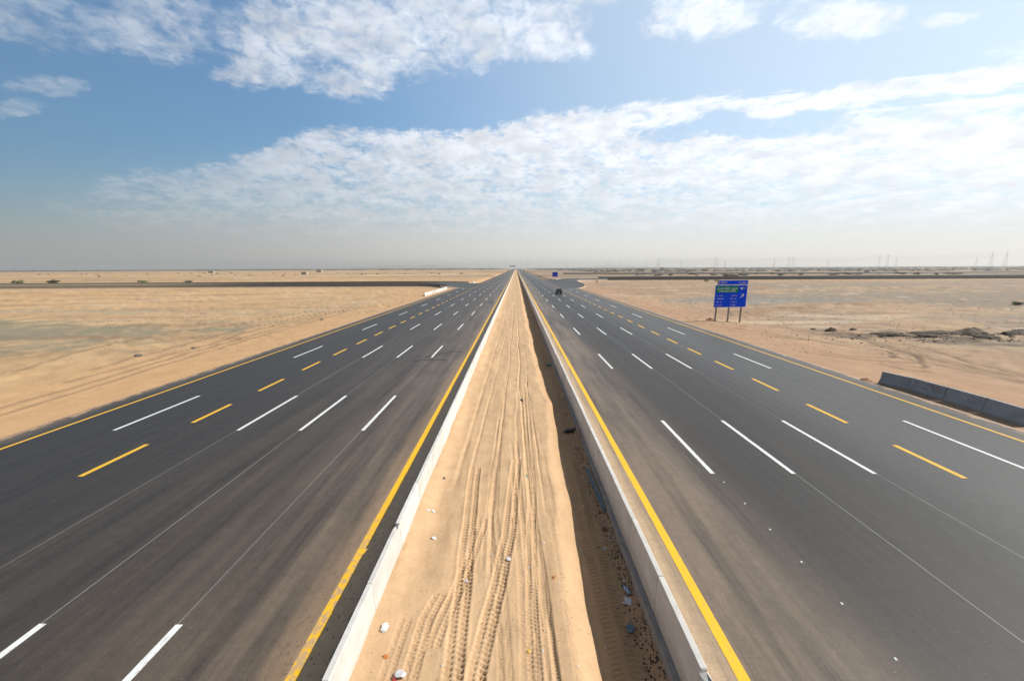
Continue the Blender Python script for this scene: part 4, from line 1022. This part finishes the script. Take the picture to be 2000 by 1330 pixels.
# ------------------------------------------------------------------ litter in the median
M_lw = mat('white_plastic', (.58, .58, .58), .5); M_lb = mat('blue_plastic', (.08, .15, .21), .5); M_lr = mat('red_print', (.5, .05, .05), .5); M_lblk = mat('black_rubber', (.012, .012, .014), .7)
M_lg = mat('green_plastic', (.0, .22, .19), .5); M_lo = mat('orange_scrap', (.45, .16, .03), .7); M_cb = mat('clear_bottle', (.30, .42, .55), .15)
def crumple(seed, sub=2, flat=.35, jag=.35):
    bm = bmesh.new(); bmesh.ops.create_icosphere(bm, subdivisions=sub, radius=1); rg = random.Random(seed)
    for v_ in bm.verts: v_.co *= 1+rg.uniform(-jag, jag); v_.co.z *= flat; v_.co.x *= 1.3
    me = bpy.data.meshes.new('scrap'); bm.to_mesh(me); bm.free(); return me
scr = [crumple(s_) for s_ in range(6)]
for s_ in scr: s_.materials.append(M_lw)
def scrap(name, x, y, r_, m_, label, cat='litter', group=None, flat=1.0, zoff=.0, rz=None):
    o = bpy.data.objects.new(name, random.choice(scr)); C.objects.link(o); o.location = (x, y, mz(x, y)+r_*.25+zoff); o.scale = (r_, r_, r_*flat)
    o.rotation_euler = (random.uniform(-.3, .3), random.uniform(-.3, .3), random.uniform(0, 6) if rz is None else rz)
    o.material_slots[0].link = 'OBJECT'; o.material_slots[0].material = m_; tag(o, label, cat, group); return o
for k_ in range(34):
    y = 6.8+random.random()**1.5*13; x = random.uniform(-3.5, 1.6) if random.random() < .8 else random.uniform(1.8, 3.5)
    scrap('litter_scrap', x, y, random.uniform(.012, .03), M_lw, 'small white scrap of litter lying on the median sand', group='white scraps on the median sand')
for k_, (x, y) in enumerate(((-3.43, 12.9), (-3.25, 12.95), (-.26, 10.5), (-2.91, 11.5), (-1.55, 9.7))):
    scrap('litter_scrap', x, y, .06, M_lw, ('left of two white balls of litter beside the left barriers', 'right of two white balls of litter beside the left barriers', 'white crumpled cup alone in the middle of the median', 'grey-white scrap in the sand below the two white balls', 'white crumpled wrapper between two tread tracks')[k_])
scrap('plastic_bag', -3.45, 8.1, .09, M_lw, 'white plastic bag caught near the left barrier', 'bag', flat=.7)
scrap('food_wrapper', -2.72, 7.0, .11, M_lw, 'crumpled white wrapper with a red print at the bottom of the median', 'wrapper'); scrap('litter_scrap', -2.82, 6.92, .06, M_lr, 'red scrap touching the white wrapper at the bottom')
scrap('plastic_bag', 3.2, 8.75, .13, M_lb, 'bluish plastic bag in the shade of the right barriers', 'bag', flat=1.3)
scrap('rubber_scrap', 3.25, 21.1, .30, M_lblk, 'black flattened rubber scrap in the shade beside the right barriers', 'rubber', flat=.8, rz=.4)
scrap('plastic_bag', 3.4, 36.8, .28, M_lg, 'green plastic bag far along the shaded side of the median', 'bag')
scrap('litter_scrap', -3.25, 15.2, .06, M_rock, 'dark brown lump on the sand near the left barriers'); scrap('litter_scrap', .35, 25.3, .14, M_lblk, 'black lump alone on the sand in mid median', flat=1.2)
scrap('litter_scrap', 1.15, 9.8, .045, M_lo, 'orange scrap between the ruts right of centre'); scrap('litter_scrap', .3, 7.6, .04, mat('yellow_scrap', (.6, .4, .05), .6), 'yellow scrap in the near rut')
scrap('litter_scrap', -3.2, 7.4, .05, M_lo, 'orange scrap near the left barrier at the bottom'); scrap('litter_scrap', .45, 15.5, .07, M_lg, 'green rag half buried beside a rut')
scrap('litter_scrap', 3.35, 12.6, .09, mat('rust_scrap', (.16, .05, .02), .8), 'rusty brown scrap in the rubble by the right barriers')
pt = MB(); 
pk = empty('timber_plank', (3.52, 15.2, mz(3.52, 15.2)+.06), R(2)); tag(pk, 'long bluish plank leaning at the foot of the right barriers', 'plank')
MB().box((0, 0, 0), (.16, 3.2, .035), Matrix.Rotation(R(18), 3, 'Y')).build('board', mat('blue_board', (.13, .22, .30), .6, noise=.2), pk); MB().box((.04, 0, .05), (.04, 3.1, .05)).build('batten', M_foot, pk)
bt = empty('water_bottle', (3.42, 9.9, mz(3.42, 9.9)+.06), R(20)); tag(bt, 'crushed clear blue bottle lying in the shade by the right barriers', 'bottle')
MB().tube((0, -.13, 0), (0, .1, 0), .055, 10).build('bottle_body', M_cb, bt, bevel=.01); MB().tube((0, .1, 0), (0, .17, 0), .05, 10, .018).build('neck', M_cb, bt); MB().tube((0, .17, 0), (0, .2, 0), .02, 8).build('cap', mat('cap_blue', (.02, .06, .4), .4), bt)
scrap('plastic_bag', 3.38, 9.6, .10, M_lw, 'pale crumpled bag just below the clear bottle', 'bag', flat=.8)
for k_ in range(14):
    scrap('litter_scrap', random.uniform(2.9, 3.5), 6.5+random.random()*14, random.uniform(.02, .045), random.choice((M_lb, M_lw, M_cb)), 'bluish-white scrap in the rubble by the right barriers', group='scraps in the shade of the right barriers')

# ------------------------------------------------------------------ haze
hz = MB().box((0, 5000, 70), (29000, 18500, 146))
for i, v_ in enumerate(hz.v): hz.v[i] = (v_[0], v_[1], -9.5 if v_[2] < 50 else 150)
M_h = bpy.data.materials.new('haze'); M_h.use_nodes = True; hn = M_h.node_tree; hn.nodes.clear()
ho = hn.nodes.new('ShaderNodeOutputMaterial'); pv = hn.nodes.new('ShaderNodeVolumePrincipled'); hn.links.new(pv.outputs[0], ho.inputs['Volume'])
pv.inputs['Color'].default_value = (.97, .935, .88, 1); pv.inputs['Density'].default_value = .00018; pv.inputs['Anisotropy'].default_value = .3
tag(hz.build('haze', M_h), kind='stuff')
